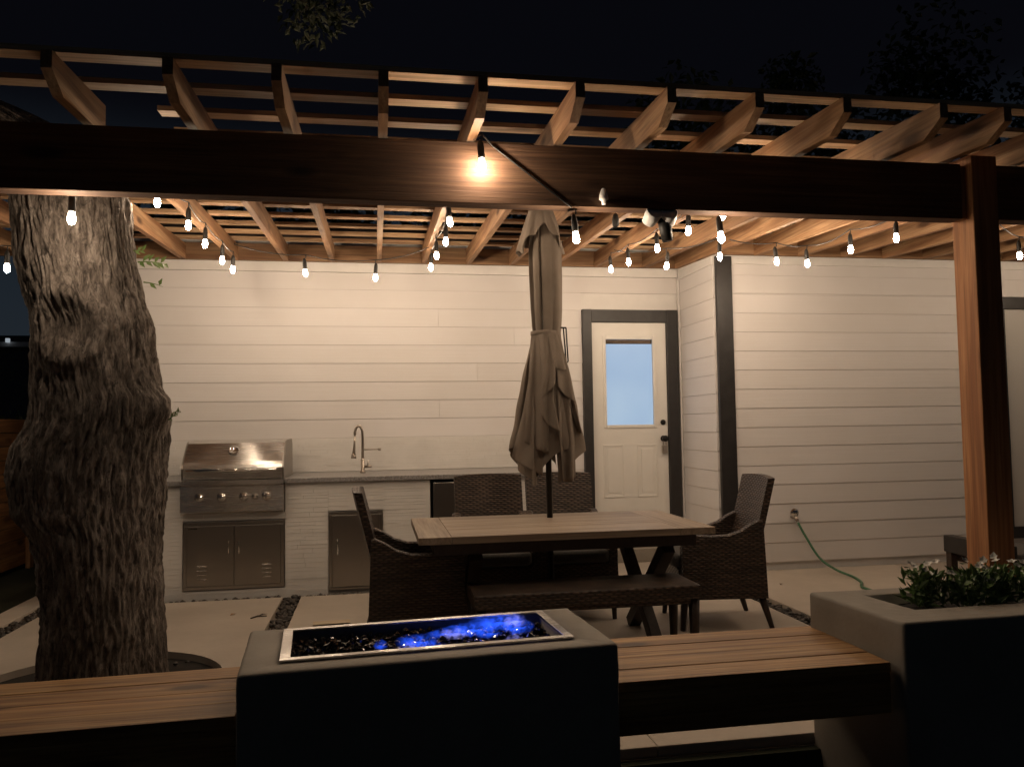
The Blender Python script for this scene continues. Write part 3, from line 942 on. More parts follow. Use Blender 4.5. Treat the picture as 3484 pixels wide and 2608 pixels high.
# ================================================================== tree
tree = thing('old_tree', (-1.4, 4.5, -.04), 'thick rough barked tree trunk rising through the pergola at left', 'tree')
TL = [(3.6, -3.9), (3.3, -3.1), (3.1, -2.55), (2.9, -2.14), (2.57, -1.885), (2.326, -1.852), (2.218, -1.842), (2.08, -1.802), (1.975, -1.769), (1.849, -1.756), (1.677, -1.76), (1.503, -1.762), (1.4, -1.769), (1.269, -1.836), (1.129, -1.864), (0.925, -1.837), (0.825, -1.752), (0.707, -1.719), (0.473, -1.69), (0.285, -1.691), (0.087, -1.704), (-.08, -1.74)]
TR = [(3.6, -3.3), (3.35, -2.6), (3.2, -2.2), (3.08, -1.9), (2.98, -1.68), (2.85, -1.48), (2.59, -1.305), (2.424, -1.297), (2.252, -1.267), (2.09, -1.236), (1.904, -1.171), (1.792, -1.166), (1.663, -1.148), (1.578, -1.129), (1.516, -1.087), (1.439, -1.079), (1.262, -1.094), (1.093, -1.109), (0.682, -1.122), (0.491, -1.112), (0.25, -1.108), (0.106, -1.098), (-.08, -1.07)]
def interp(T, z):
    for (za, xa), (zb, xb) in zip(T, T[1:]):
        if zb <= z <= za:
            t = (z - zb) / (za - zb); return xb + (xa - xb) * t
    return T[0][1] if z > T[0][0] else T[-1][1]
def trunk():
    NA, NZ = 320, 480
    z0, z1 = -.08, 5.2
    V, F = [], []
    for j in range(NZ + 1):
        z = z0 + (z1 - z0) * (j / NZ) ** 1.25
        zz = min(z, 3.6)
        xl, xr = interp(TL, zz), interp(TR, zz)
        if z > 3.6: xl -= (z - 3.6) * .9; xr -= (z - 3.6) * .85
        cx, rx = (xl + xr) / 2, (xr - xl) / 2
        ry = .325 if z < 2.6 else min(rx, .325)
        yc = 4.5 + .06 * max(0, z - 2)
        for k in range(NA):
            a = 2 * PI * k / NA
            ca, sa = math.cos(a), math.sin(a)
            # bark furrows: long vertical ridges that wander and break
            p = Vector((ca * 3.0, sa * 3.0, z * 1.2))
            wv = noise.noise(p) * .7 + noise.noise(p * 2.5) * .35
            q = Vector((ca * 7 + wv, sa * 7 + wv, z * 3.4 + wv * 1.4))
            r1 = 1 - abs(noise.noise(q)) * 2.6
            q2 = Vector((ca * 15 + wv * 1.6, sa * 15 - wv * 1.2, z * 7.5 + wv * 2.5))
            r2 = 1 - abs(noise.noise(q2)) * 2.4
            q3 = Vector((ca * 22 + wv * 2.5, sa * 22 - wv * 2, z * 10 + wv * 2))
            r3 = noise.noise(q3)
            lump = noise.noise(Vector((ca * 2.0, sa * 2.0, z * 2.2)))
            hgt = .008 * max(0, r1) + .014 * max(0, r2) + .009 * r3 + .008 * lump - .020
            # knot hollow facing the camera
            dk = math.hypot((math.atan2(sa, ca) + 1.63) * .34, z - 1.86)
            hgt -= .06 * math.exp(-(dk / .085) ** 2) - .03 * math.exp(-((dk - .17) / .05) ** 2)
            hgt += .012 * max(0, noise.noise(Vector((ca * 5, sa * 5, z * 4.5))))
            dk2 = math.hypot((math.atan2(sa, ca) + .35) * .34, z - 1.47)
            hgt += .035 * math.exp(-(dk2 / .09) ** 2)
            V.append((cx + (rx + hgt) * ca, yc + (ry + hgt) * sa, z))
    for j in range(NZ):
        for k in range(NA):
            a, b_ = j * NA + k, j * NA + (k + 1) % NA
            F.append((a, b_, b_ + NA, a + NA))
    c = Vector((-1.45, 4.5, 1.2))
    me = bpy.data.meshes.new('trunk')
    me.from_pydata([Vector(v) - c for v in V], [], F)
    for p in me.polygons: p.use_smooth = True
    me.materials.append(M['bark'])
    return link('trunk', me, tree, c)
trunk()
def sprig(p, d, n, L, name='leaf_sprig', droop=-.2, leafL=.055):
    b = MB(); p = Vector(p); d = Vector(d).normalized()
    rnd = random.Random(int(p.z * 100))
    pts = [p + d * L * t + Vector((0, 0, droop * L * t * t)) for t in (0, .35, .7, 1)]
    b.tube(pts, [.004, .003, .002, .001], 5)
    for k in range(n):
        t = (k + .6) / n; q = p + d * L * t + Vector((0, 0, droop * L * t * t))
        sd = 1 if k % 2 else -1
        dd = d * .6 + Vector((0, -.25, .55 * sd)) + Vector((rnd.uniform(-.2, .2), rnd.uniform(-.4, .2), rnd.uniform(-.2, .2)))
        b.leaf(q, dd, (rnd.uniform(-.3, .3), -1, .4), leafL * rnd.uniform(.8, 1.2), leafL * .42)
    part(name, b, M['leaf'], tree)
sprig((-1.235, 4.44, 2.235), (1, -.1, .12), 9, .14, leafL=.055)
sprig((-1.25, 4.42, 2.29), (1, -.2, .1), 4, .05, leafL=.04)
sprig((-1.20, 4.42, 2.125), (1, -.1, -.05), 2, .10, leafL=.05)
sprig((-1.07, 4.42, 1.40), (.75, -.2, .75), 7, .085, leafL=.032)
# branch with leaves reaching over the pergola
b = MB(); b.tube([(-2.9, 4.6, 4.2), (-1.9, 5.0, 4.9), (-1.1, 5.4, 4.95), (-.65, 5.5, 4.6), (-.45, 5.55, 4.25)], [.10, .07, .045, .025, .01], 10)
b.tube([(-1.1, 5.4, 4.95), (-.5, 5.6, 5.2), (.1, 5.8, 5.1)], [.04, .025, .01], 8)
part('branch', b, M['bark'], tree)
b = MB(); rnd = random.Random(5)
def cloud(b, c, r, n, L):
    for _ in range(n):
        v = Vector((rnd.gauss(0, 1), rnd.gauss(0, 1), rnd.gauss(0, 1)))
        v = v.normalized() * r * rnd.random() ** .4
        b.leaf(Vector(c) + v, (rnd.uniform(-1, 1), rnd.uniform(-1, 1), rnd.uniform(-1, .2)), (rnd.uniform(-1, 1), rnd.uniform(-1, 1), 1), L * rnd.uniform(.7, 1.2), L * .42)
for c, r, n in (((-.42, 5.55, 4.22), .22, 190), ((-.30, 5.6, 4.5), .32, 260), ((-.62, 5.5, 4.6), .3, 200), ((.1, 5.7, 5.0), .4, 200), ((-1.0, 5.3, 5.0), .4, 220), ((-1.9, 4.9, 5.2), .5, 300), ((-2.8, 4.6, 5.4), .8, 400)):
    cloud(b, c, r, n, .075)
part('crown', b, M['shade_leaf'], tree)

# ================================================================== background
def back_tree(x, y, hgt, r, label, seed, n=14000):
    t = thing('background_tree', (x, y, -.04), label, 'tree', 'dark trees behind the house')
    b = MB(); b.tube([(x, y, -.04), (x + .1, y, hgt * .35), (x - .1, y + .2, hgt * .75)], [.35, .26, .1], 10)
    for k in range(5):
        a = k * 1.26; b.tube([(x, y, hgt * .35 + k * .3), (x + r * .6 * math.cos(a), y + r * .5 * math.sin(a), hgt * .6 + k * .2)], [.12, .04], 6)
    part('trunk', b, M['bark'], t)
    b = MB(); rr = random.Random(seed)
    cl = [(x + rr.uniform(-r, r) * .8, y + rr.uniform(-r, r) * .7, hgt * .62 + rr.uniform(-.3, .42) * hgt * .75) for _ in range(34)]
    for c in cl:
        q = r * rr.uniform(.2, .42)
        for _ in range(n // 34):
            v = Vector((rr.gauss(0, 1), rr.gauss(0, 1), rr.gauss(0, 1))).normalized() * q * rr.random() ** .4
            b.leaf(Vector(c) + v, (rr.uniform(-1, 1), rr.uniform(-1, 1), rr.uniform(-1, .5)), (rr.uniform(-1, 1), rr.uniform(-1, 1), 1), .2 * rr.uniform(.7, 1.3), .12)
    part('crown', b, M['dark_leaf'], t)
back_tree(9.0, 17.5, 9.5, 3.4, 'dark leafy tree rising over the house roof at upper right', 4)
back_tree(14.5, 16.0, 10.5, 3.6, 'tall black tree mass at far upper right edge', 9)

back_tree(-1.5, 15.5, 6.2, 3.2, 'low dark tree behind the house roof left of centre', 14, 9000)  # added so the sky behind the slat gaps reads dark
back_tree(3.6, 16.5, 6.6, 3.2, 'low dark tree behind the house roof right of centre', 15, 9000)  # also added to keep horizon glow out of the slat gaps
fen = thing('wood_fence', (-3.56, 9.5, -.04), 'horizontal board cedar fence at far left beyond the tree', 'fence')
for s in range(3):
    ya, yb = 6.6 + 2.4 * s, 9.0 + 2.4 * s
    for k in range(11):
        b = MB(); z = .01 + k * .134
        b.box(-3.565, -3.545, ya + .003, yb - .003, z, z + .127, .003); part('board', b, M['fence_wood'], fen)
for y in (6.6, 9.0, 11.4, 13.8):
    b = MB(); b.box(-3.545, -3.50, y - .045, y + .045, -.04, 1.50, .004); part('fence_post', b, M['cedar_z'], fen)
nb = thing('neighbour_house', (-9.5, 24, 0), 'dark neighbouring house with pale gutter line seen left of the tree', 'house')
b = MB(); b.box(-16, -5.5, 21, 29, -.1, 3.45); part('wall', b, plain('neighbour_wall', (0.10, 0.10, 0.11), .8, 0, .15, 3), nb)
b = MB(); b.box(-16.3, -5.2, 20.75, 20.9, 3.40, 3.52, .01); part('gutter', b, M['white_trim'], nb)
b = MB(); b.prism([(20.91, 3.45), (20.91, 3.52), (25, 4.15), (29.1, 3.52), (29.1, 3.45)], 0, -16.3, -5.2); part('roof', b, M['roof'], nb)
b = MB(); b.box(-8.70, -8.62, 20.66, 20.74, 3.50, 3.60, .01); part('porch_lamp', b, M['porch'], nb)
for k, (y, z, lab) in enumerate(((8.6, 1.5, 'leafy shrub top showing over the cedar fence at far left'), (10.4, 1.55, 'second darker shrub behind the cedar fence further back'))):
    b = MB(); rnd = random.Random(20 + k)
    for q in range(5): cloud(b, (-4.3 + .25 * math.sin(q), y + .35 * (q - 2), z - .35), .45, 110, .09)
    t = thing('shrub', (-4.3, y, -.04), lab, 'shrub', 'shrubs behind the fence')
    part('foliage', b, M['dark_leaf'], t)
    b = MB(); b.tube([(-4.3, y, -.04), (-4.28, y, 1.1)], [.04, .02], 6); part('stem', b, M['bark'], t)

# ================================================================== dining set
tb = thing('dining_table', (1.12, 4.87, 0), 'long wooden plank dining table with dark crossed trestle legs', 'table')
tx0, tx1, ty0, ty1, TZ = .225, 1.935, 4.385, 5.35, .74
npl = 6; wd = (ty1 - ty0) / npl
for k in range(npl):
    b = MB(); b.box(tx0 + .182, tx1 - .212, ty0 + k * wd + .0012, ty0 + (k + 1) * wd - .0012, TZ - .04, TZ + random.uniform(-.0006, .0006), .0025); part('top_plank', b, M['table_wood'], tb)
for x0, x1 in ((tx0, tx0 + .18), (tx1 - .21, tx1)):
    b = MB(); b.box(x0, x1, ty0, ty1, TZ - .04, TZ, .003); part('end_board', b, M['table_end'], tb)
b = MB()
b.box(tx0 + .09, tx1 - .09, ty0 + .07, ty0 + .10, TZ - .11, TZ - .0405); b.box(tx0 + .09, tx1 - .09, ty1 - .10, ty1 - .07, TZ - .11, TZ - .0405)
b.box(tx0 + .09, tx0 + .12, ty0 + .101, ty1 - .101, TZ - .11, TZ - .0405); b.box(tx1 - .12, tx1 - .09, ty0 + .101, ty1 - .101, TZ - .11, TZ - .0405)
part('apron', b, M['dark_wood'], tb)
for x in (.52, 1.66):
    for sgn, o in ((1, -.0335), (-1, .0335)):
        b = MB()
        ya, yb = 4.87 - sgn * .36, 4.87 + sgn * .36
        L = math.hypot(yb - ya, .63); an = math.atan2(.63, yb - ya)
        mt = Matrix.Translation((x + o, 4.87, .315)) @ Matrix.Rotation(an, 4, 'X')
        b.box(-.033, .033, -L / 2 + .02, L / 2 - .02, -.038, .038, .004, mt)
        part('leg', b, M['dark_wood'], tb)
b = MB(); b.box(.552, 1.593, 4.84, 4.90, .28, .35, .004); part('stretcher', b, M['dark_wood'], tb)

bn = thing('wicker_bench', (1.13, 4.39, 0), 'long backless brown wicker bench before the dining table', 'bench')
b = MB(); b.box(.505, 1.765, 4.20, 4.59, .375, .452, .012); part('seat', b, M['wicker'], bn, uv=True)
b = MB(); b.box(.56, 1.71, 4.225, 4.25, .345, .3745, .004); b.box(.56, 1.71, 4.54, 4.565, .345, .3745, .004)
part('rail', b, M['wicker'], bn, uv=True)
for x in (.54, 1.73):
    for y in (4.235, 4.555):
        b = MB(); b.tube([(x, y, .3745), (x, y, .0)], [.032, .018], 4); part('leg', b, M['dark_wood'], bn)
b = MB(); b.box(1.08, 1.12, 4.2502, 4.5398, .345, .3742); part('brace', b, M['dark_wood'], bn)

# armchair, built at the origin facing -Y
def panel(b, pts, x0, x1, bev=.008):
    s0 = len(b.bm.verts)
    b.prism(pts, 0, x0, x1)
def make_chair():
    t = thing('wicker_armchair', (0, 0, 0), '', 'armchair', 'wicker armchairs around the dining table')
    W_ = .26          # half width
    # arms: side panels with a scooped top
    for s in (-1, 1):
        b = MB(); pr = [(-.29, .20), (-.27, .40), (-.275, .575), (-.255, .60), (-.18, .607), (-.07, .60), (.04, .605), (.12, .63), (.19, .675), (.245, .70), (.265, .695), (.27, .60), (.285, .20)]
        N = len(pr)
        rings = []
        for off, infl in ((0, 0), (.012, .006), (.05, .006), (.062, 0)):
            rings.append([b.bm.verts.new((s * (W_ + .02 - off), y * (1 + infl * .3), z + (infl if z > .5 else 0))) for y, z in pr])
        for A, B in zip(rings, rings[1:]):
            for i in range(N): b.bm.faces.new((A[i], A[(i + 1) % N], B[(i + 1) % N], B[i]))
        b.bm.faces.new(rings[0]); b.bm.faces.new(list(reversed(rings[-1])))
        bmesh.ops.recalc_face_normals(b.bm, faces=b.bm.faces[:])
        part('arm', b, M['wicker'], t, uv=True, keep=True)
    # back slab, leaning and gently curved
    b = MB(); rows = []
    for th in (-.022, .024):
        for j in range(11):
            z = .30 + .67 * j / 10
            row = []
            for i in range(11):
                x = -1 + .2 * i
                hw = W_ - .046 + .040 * min(1, max(0, (z - .56) / .07))
                yy = .215 + .26 * (max(0, z - .40) / .57) ** 1.0 * .55 + .02 * x * x * -1 + th
                zz = z + (.012 * (1 - x * x) if j == 10 else 0)
                row.append(b.bm.verts.new((x * hw, yy, zz)))
            rows.append(row)
    f0, f1 = rows[:11], rows[11:]
    for G_, flip in ((f0, 0), (f1, 1)):
        for j in range(10):
            for i in range(10):
                q = [G_[j][i], G_[j][i + 1], G_[j + 1][i + 1], G_[j + 1][i]]
                b.bm.faces.new(q[::-1] if flip else q)
    for i in range(10):
        b.bm.faces.new((f0[10][i], f0[10][i + 1], f1[10][i + 1], f1[10][i])); b.bm.faces.new((f0[0][i + 1], f0[0][i], f1[0][i], f1[0][i + 1]))
    for j in range(10):
        b.bm.faces.new((f0[j][0], f0[j + 1][0], f1[j + 1][0], f1[j][0])); b.bm.faces.new((f0[j + 1][10], f0[j][10], f1[j][10], f1[j + 1][10]))
    bmesh.ops.recalc_face_normals(b.bm, faces=b.bm.faces[:])
    part('backrest', b, M['wicker'], t, uv=True, keep=True)
    b = MB(); b.box(-W_ + .043, W_ - .043, -.285, .20, .20, .385, .008); part('seat_base', b, M['wicker'], t, uv=True, keep=True)
    # cushion
    b = MB(); b.box(-W_ + .045, W_ - .045, -.30, .195, .387, .48, .03)
    part('cushion', b, M['cushion'], t, smooth=True, keep=True)
    for sx_ in (-1, 1):
        for y0, y1 in ((-.255, -.275), (.25, .315)):
            b = MB(); b.tube([(sx_ * (W_ - .015), y0, .21), (sx_ * (W_ - .012), y1, .0)], [.027, .016], 6); part('leg', b, M['dark_wood'], t, keep=True)
    return t
proto = make_chair()
spots = [((.235, 4.94, 0), PI / 2, 'wicker armchair at the left end of the table with its back to grill side'),
         ((2.255, 5.19, 0), -PI / 2 - .12, 'wicker armchair at the right end of the table near the hose tap'),
         ((.83, 5.66, 0), 0.0, 'wicker armchair behind the table in front of the fridge'),
         ((1.372, 5.66, 0), -.0, 'wicker armchair behind the table beneath the umbrella, nearest the door')]
for i, (p, rz, lab) in enumerate(spots):
    o = proto if i == 0 else copy_tree(proto)
    o.location = p; o.rotation_euler = (0, 0, rz); o['label'] = lab

# umbrella
um = thing('patio_umbrella', (1.12, 5.12, 0), 'closed taupe patio umbrella standing through the dining table', 'umbrella')
b = MB(); b.tube([(1.12, 5.12, .05), (1.105, 5.125, 2.72)], .0195, 14); part('pole', b, M['black_metal'], um)
b = MB(); b.lathe([(.22, 0), (.22, .035), (.05, .06), (.03, .065), (.03, .22)], (1.12, 5.12, .001), 28); part('base', b, M['black_metal'], um)
def canopy():
    b = MB()
    RAD = [(2.80, .045), (2.66, .092), (2.5, .112), (2.3, .112), (2.1, .107), (1.98, .099), (1.945, .094), (1.90, .102), (1.7, .150), (1.5, .185), (1.3, .215), (1.15, .245), (.95, .26)]
    def rad(z):
        for (za, ra), (zb, rb) in zip(RAD, RAD[1:]):
            if zb <= z <= za: return rb + (ra - rb) * (z - zb) / (za - zb)
        return RAD[-1][1]
    rnd = random.Random(12)
    NG = 8
    #       rib tip height, how far the edge rises between the ribs, overlap twist
    hem = [(1.10, -.06, .55), (.98, .22, .85), (.97, .16, .9), (1.06, .30, .75), (1.22, .12, .6), (1.05, .1, .5), (1.15, .1, .5), (1.02, .14, .6)]
    ph0 = -PI + .15
    NS, NZ = 30, 56
    for g in range(NG):
        za, bulge, tw = hem[g]; zb = hem[(g + 1) % NG][0]
        k1 = rnd.uniform(0, 6)
        grid = []
        for j in range(NZ + 1):
            t = j / NZ
            row = []
            for i in range(NS + 1):
                s = i / NS
                top = 2.80
                bot = za + (zb - za) * s + bulge * math.sin(PI * s)
                z = top + (bot - top) * t
                R0 = rad(z)
                op = min(1, max(0, (1.95 - z) / .75)) if z < 1.95 else 0
                up = min(1, max(0, (z - 1.98) / .3)) * .5
                fold = math.sin(PI * s)
                r = R0 * (1 - (.36 - .02 * op) * (1 - fold ** .7))
                ang = ph0 + (g + s) * 2 * PI / NG + tw * (.45 + .45 * op + .25 * up) * fold * fold
                # soft secondary creases that open toward the edge
                r *= 1 + (.035 + .06 * op) * math.sin(12 * s + 3.5 * z + k1) + .02 * math.sin(31 * z + 5 * s + k1) * op
                ang += .05 * math.sin(5 * z + k1) + .05 * op * math.sin(9 * z + 7 * s + k1)
                row.append(b.bm.verts.new((1.115 + r * math.cos(ang) - .015 * op, 5.12 + r * math.sin(ang), z)))
            grid.append(row)
        for j in range(NZ):
            for i in range(NS):
                f = b.bm.faces.new((grid[j][i], grid[j][i + 1], grid[j + 1][i + 1], grid[j + 1][i])); f.smooth = True
    return b
part('canopy', canopy(), M['fabric'], um)
def flap(left, right, off, wave=0.0, lift=.012, k=3.0):
    # a loose fold of cloth lying over the canopy: side edges run from top to hem
    def px(p): return (1.118 + (p[0] - 418) * .0012, 1.946 - (p[1] - 775) * .001267)
    Lp, Rp = [px(p) for p in left], [px(p) for p in right]
    def at(P, t):
        f = t * (len(P) - 1); i = min(int(f), len(P) - 2); q = f - i
        return P[i][0] + (P[i + 1][0] - P[i][0]) * q, P[i][1] + (P[i + 1][1] - P[i][1]) * q
    RB = [(2.0, .095), (1.9, .105), (1.7, .16), (1.5, .195), (1.3, .225), (1.1, .25), (.9, .26)]
    def rad(z):
        for (za, ra), (zb, rb) in zip(RB, RB[1:]):
            if zb <= z <= za: return rb + (ra - rb) * (z - zb) / (za - zb)
        return RB[0][1] if z > 2 else RB[-1][1]
    b = MB(); NT, NU = 36, 16; g = []
    for j in range(NT + 1):
        t = j / NT; (xl, zl), (xr, zr_) = at(Lp, t), at(Rp, t); row = []
        for i in range(NU + 1):
            u = i / NU
            x = xl + (xr - xl) * u; z = zl + (zr_ - zl) * u - .012 * math.sin(u * PI) * t
            R = rad(z); dx = min(abs(x - 1.112), R * .97)
            y = 5.12 - math.sqrt(R * R - dx * dx) * .92 - off - lift * math.sin(u * PI) * (.4 + .6 * t) - 1.9 * wave * (.25 + .75 * t) * math.sin(u * k * PI + 2.2 * t)
            row.append(b.bm.verts.new((x, y, z)))
        g.append(row)
    top = [f for f in ()]
    G2 = [[b.bm.verts.new(v.co + Vector((0, .0035, 0))) for v in row] for row in g]
    for j in range(NT):
        for i in range(NU):
            for Q, fl_ in ((g, 0), (G2, 1)):
                q = (Q[j][i], Q[j][i + 1], Q[j + 1][i + 1], Q[j + 1][i])
                f = b.bm.faces.new(q[::-1] if fl_ else q); f.smooth = True
    for j in range(NT):
        b.bm.faces.new((g[j][0], g[j + 1][0], G2[j + 1][0], G2[j][0])); b.bm.faces.new((g[j + 1][NU], g[j][NU], G2[j][NU], G2[j + 1][NU]))
    for i in range(NU):
        b.bm.faces.new((g[NT][i], g[NT][i + 1], G2[NT][i + 1], G2[NT][i]))
    part('canopy_fold', b, M['fabric'], um)
flap([(322, 790), (300, 960), (275, 1160), (256, 1332)], [(365, 790), (372, 960), (385, 1180), (378, 1392)], .020, .012)
flap([(355, 790), (352, 960), (338, 1120), (335, 1205)], [(400, 790), (412, 960), (405, 1130), (428, 1285)], .045, .016, .02, 2.0)
flap([(360, 790), (360, 900), (350, 1010), (342, 1115)], [(405, 790), (415, 870), (420, 960), (412, 1045)], .066, .012, .02, 2.0)
flap([(385, 788), (395, 850), (402, 910), (408, 958)], [(438, 788), (460, 850), (472, 910), (482, 975)], .062, .008, .02, 2.0)
flap([(425, 790), (420, 880), (428, 980), (432, 1062)], [(462, 790), (490, 900), (515, 1020), (536, 1145)], .040, .014, .02, 2.0)
flap([(450, 800), (465, 950), (490, 1110), (548, 1282)], [(470, 800), (510, 960), (548, 1120), (586, 1288)], .010, .012)
flap([(440, 850), (432, 1060), (430, 1290), (440, 1530)], [(480, 850), (515, 1060), (530, 1290), (526, 1512)], .012, .016)
flap([(300, 1000), (262, 1180), (225, 1320), (199, 1412)], [(350, 1000), (345, 1180), (350, 1360), (345, 1500)], .004, .010)
b = MB(); NV = 96
rows = []
for j in range(16):
    t = j / 15; row = []
    for k in range(NV):
        a = 2 * PI * k / NV
        # low at the two sides, high in front where the flap parts
        hz = 2.575 - .105 * abs(math.cos(a)) ** 2 + .055 * max(0, -math.sin(a)) ** 3 + .02 * math.cos(8 * a)
        z = 2.81 + (hz - 2.81) * t
        r = (.05 + .098 * t ** .75) * (1 + .10 * t * math.cos(8 * a + 1.0) + .03 * t * math.sin(19 * a))
        row.append(b.bm.verts.new((1.083 + r * math.cos(a), 5.12 + r * .9 * math.sin(a), z)))
    rows.append(row)
for A, B in zip(rows, rows[1:]):
    for k in range(NV):
        f = b.bm.faces.new((A[k], A[(k + 1) % NV], B[(k + 1) % NV], B[k])); f.smooth = True
bmesh.ops.recalc_face_normals(b.bm, faces=b.bm.faces[:]); bmesh.ops.solidify(b.bm, geom=b.bm.faces[:], thickness=.003)
part('vent_flap', b, M['fabric'], um)
b = MB(); b.lathe([(.094, -.014), (.0965, -.012), (.0965, .012), (.094, .014)], (1.105, 5.12, 1.945), 40); part('tie_strap', b, M['fabric'], um)
b = MB(); b.tube([(1.19, 5.11, 1.985), (1.245, 5.10, 1.982)], .006, 6); b.tube([(1.225, 5.10, 1.978), (1.24, 5.10, 1.75)], .005, 6); b.tube([(1.243, 5.10, 1.982), (1.253, 5.10, 1.76), (1.24, 5.1, 1.745)], .005, 6)
part('rib_arms', b, M['black_metal'], um)

# ================================================================== fire pit, benches, planter
ROT = math.radians(3.6)
def around(mb, c, a):
    R2 = Matrix.Translation(c) @ Matrix.Rotation(a, 4, 'Z') @ Matrix.Translation(-Vector(c))
    for v in mb.bm.verts: v.co = R2 @ v.co
    return mb
PC = Vector((.172, 2.885, 0)); PA = math.radians(4.2)
fp = thing('fire_pit', (PC.x, PC.y, -.3), 'rectangular concrete gas fire pit burning blue flames between the benches', 'fire pit')
b = MB()
X0, X1, Y0, Y1 = -.445, .792, 2.605, 3.165
tx, ty_, tx2, ty2 = -.305, .645, 2.715, 3.095      # tray opening
for q in ((X0, tx, Y0, Y1), (ty_, X1, Y0, Y1), (tx + .0002, ty_ - .0002, Y0, tx2), (tx + .0002, ty_ - .0002, ty2, Y1)):
    pass
o = [(X0, Y0), (X1, Y0), (X1, Y1), (X0, Y1)]; n_ = [(tx, tx2), (ty_, tx2), (ty_, ty2), (tx, ty2)]
def framed(b, o, n_, zt, zb_, zi):
    ot = [b.bm.verts.new((p[0], p[1], zt)) for p in o]; ob2 = [b.bm.verts.new((p[0], p[1], zb_)) for p in o]
    it = [b.bm.verts.new((p[0], p[1], zt)) for p in n_]; ib = [b.bm.verts.new((p[0], p[1], zi)) for p in n_]
    for k in range(4):
        m2 = (k + 1) % 4
        b.bm.faces.new((ot[k], ot[m2], it[m2], it[k])); b.bm.faces.new((it[k], it[m2], ib[m2], ib[k])); b.bm.faces.new((ob2[k], ob2[m2], ot[m2], ot[k]))
    b.bm.faces.new(ib); b.bm.faces.new(ob2[::-1])
    bmesh.ops.recalc_face_normals(b.bm, faces=b.bm.faces[:])
    es = [e_ for e_ in b.bm.edges if all(v in ot + ob2 for v in e_.verts)]
    bmesh.ops.bevel(b.bm, geom=es, offset=.014, segments=3, affect='EDGES', profile=.5)
    long_ = [e_ for e_ in b.bm.edges if e_.calc_length() > .2]
    bmesh.ops.subdivide_edges(b.bm, edges=long_, cuts=24, use_grid_fill=True)
    b.bm.normal_update()
    for v in b.bm.verts:
        k = noise.noise(v.co * 9) * .0022 + noise.noise(v.co * 31) * .0016
        v.co += v.normal * k
    for f in b.bm.faces: f.smooth = True
    return b
framed(b, o, n_, .60, -.32, .50)
part('concrete_body', around(b, PC, PA), M['cast'], fp)
b = MB()
for q in ((tx - .018, ty_ + .018, tx2 - .018, tx2 + .012), (tx - .018, ty_ + .018, ty2 - .012, ty2 + .018)): b.box(q[0], q[1], q[2], q[3], .6035, .610, .0015)
for q in ((tx - .018, tx + .016), (ty_ - .012, ty_ + .018)): b.box(q[0], q[1], tx2 + .0122, ty2 - .0122, .6035, .610, .0015)
part('burner_rim', around(b, PC, PA), M['steel'], fp)
rnd = random.Random(8)
rock_me = []
for k in range(5):
    q = bmesh.new(); bmesh.ops.create_icosphere(q, subdivisions=1, radius=1.0)
    for v in q.verts: v.co = Vector((v.co.x * rnd.uniform(.7, 1.35), v.co.y * rnd.uniform(.7, 1.25), v.co.z * rnd.uniform(.6, 1.0)))
    me = bpy.data.meshes.new('glass_rock'); q.to_mesh(me); q.free(); me.materials.append(M['fire_glass']); rock_me.append(me)
R2 = Matrix.Translation(PC) @ Matrix.Rotation(PA, 4, 'Z') @ Matrix.Translation(-PC)
nx, ny = 30, 10
for i in range(nx):
    for j in range(ny):
        x = tx + .022 + (ty_ - tx - .044) * (i + .5 + rnd.uniform(-.4, .4)) / nx
        y = tx2 + .02 + (ty2 - tx2 - .04) * (j + .5 + rnd.uniform(-.4, .4)) / ny
        o_ = link('fire_glass', rnd.choice(rock_me), fp, R2 @ Vector((x, y, .565 + rnd.uniform(-.008, .016))))
        s_ = rnd.uniform(.010, .018)
        o_.scale = (s_, s_, s_); o_.rotation_euler = (rnd.random() * 6, rnd.random() * 6, rnd.random() * 6)
b = MB()
for k in range(900):
    r_ = bmesh.ops.create_icosphere(b.bm, subdivisions=1, radius=rnd.uniform(.006, .012))
    Mx = Matrix.Translation((rnd.uniform(tx + .015, ty_ - .015), rnd.uniform(tx2 + .013, ty2 - .013), rnd.uniform(.553, .574))) @ Matrix.Rotation(rnd.random() * 6, 4, 'Z') @ Matrix.Diagonal((rnd.uniform(.8, 1.5), rnd.uniform(.7, 1.2), rnd.uniform(.5, 1), 1))
    for v in r_['verts']: v.co = Mx @ v.co
part('fire_glass_chips', around(b, PC, PA), M['fire_glass'], fp, 'stuff')
b = MB(); b.box(tx + .001, ty_ - .001, tx2 + .001, ty2 - .001, .5005, .552); part('glass_bed', around(b, PC, PA), M['fire_glass'], fp)
def flame(x, y, z, sx_, sy_, sz_, mat):
    b = MB(); bmesh.ops.create_icosphere(b.bm, subdivisions=3, radius=1.0)
    sd = rnd.uniform(0, 50)
    for v in b.bm.verts:
        c = v.co.copy(); k = 1 + .35 * noise.noise(c * 1.6 + Vector((sd, 0, 0)))
        zz = c.z * (1 + .5 * max(0, c.z) * (1 + noise.noise(Vector((c.x * 2 + sd, c.y * 2, 0)))))
        v.co = Vector((x + c.x * k * sx_, y + c.y * k * sy_, z + zz * sz_ * k))
    part('flame', around(b, PC, PA), mat, fp, smooth=True)
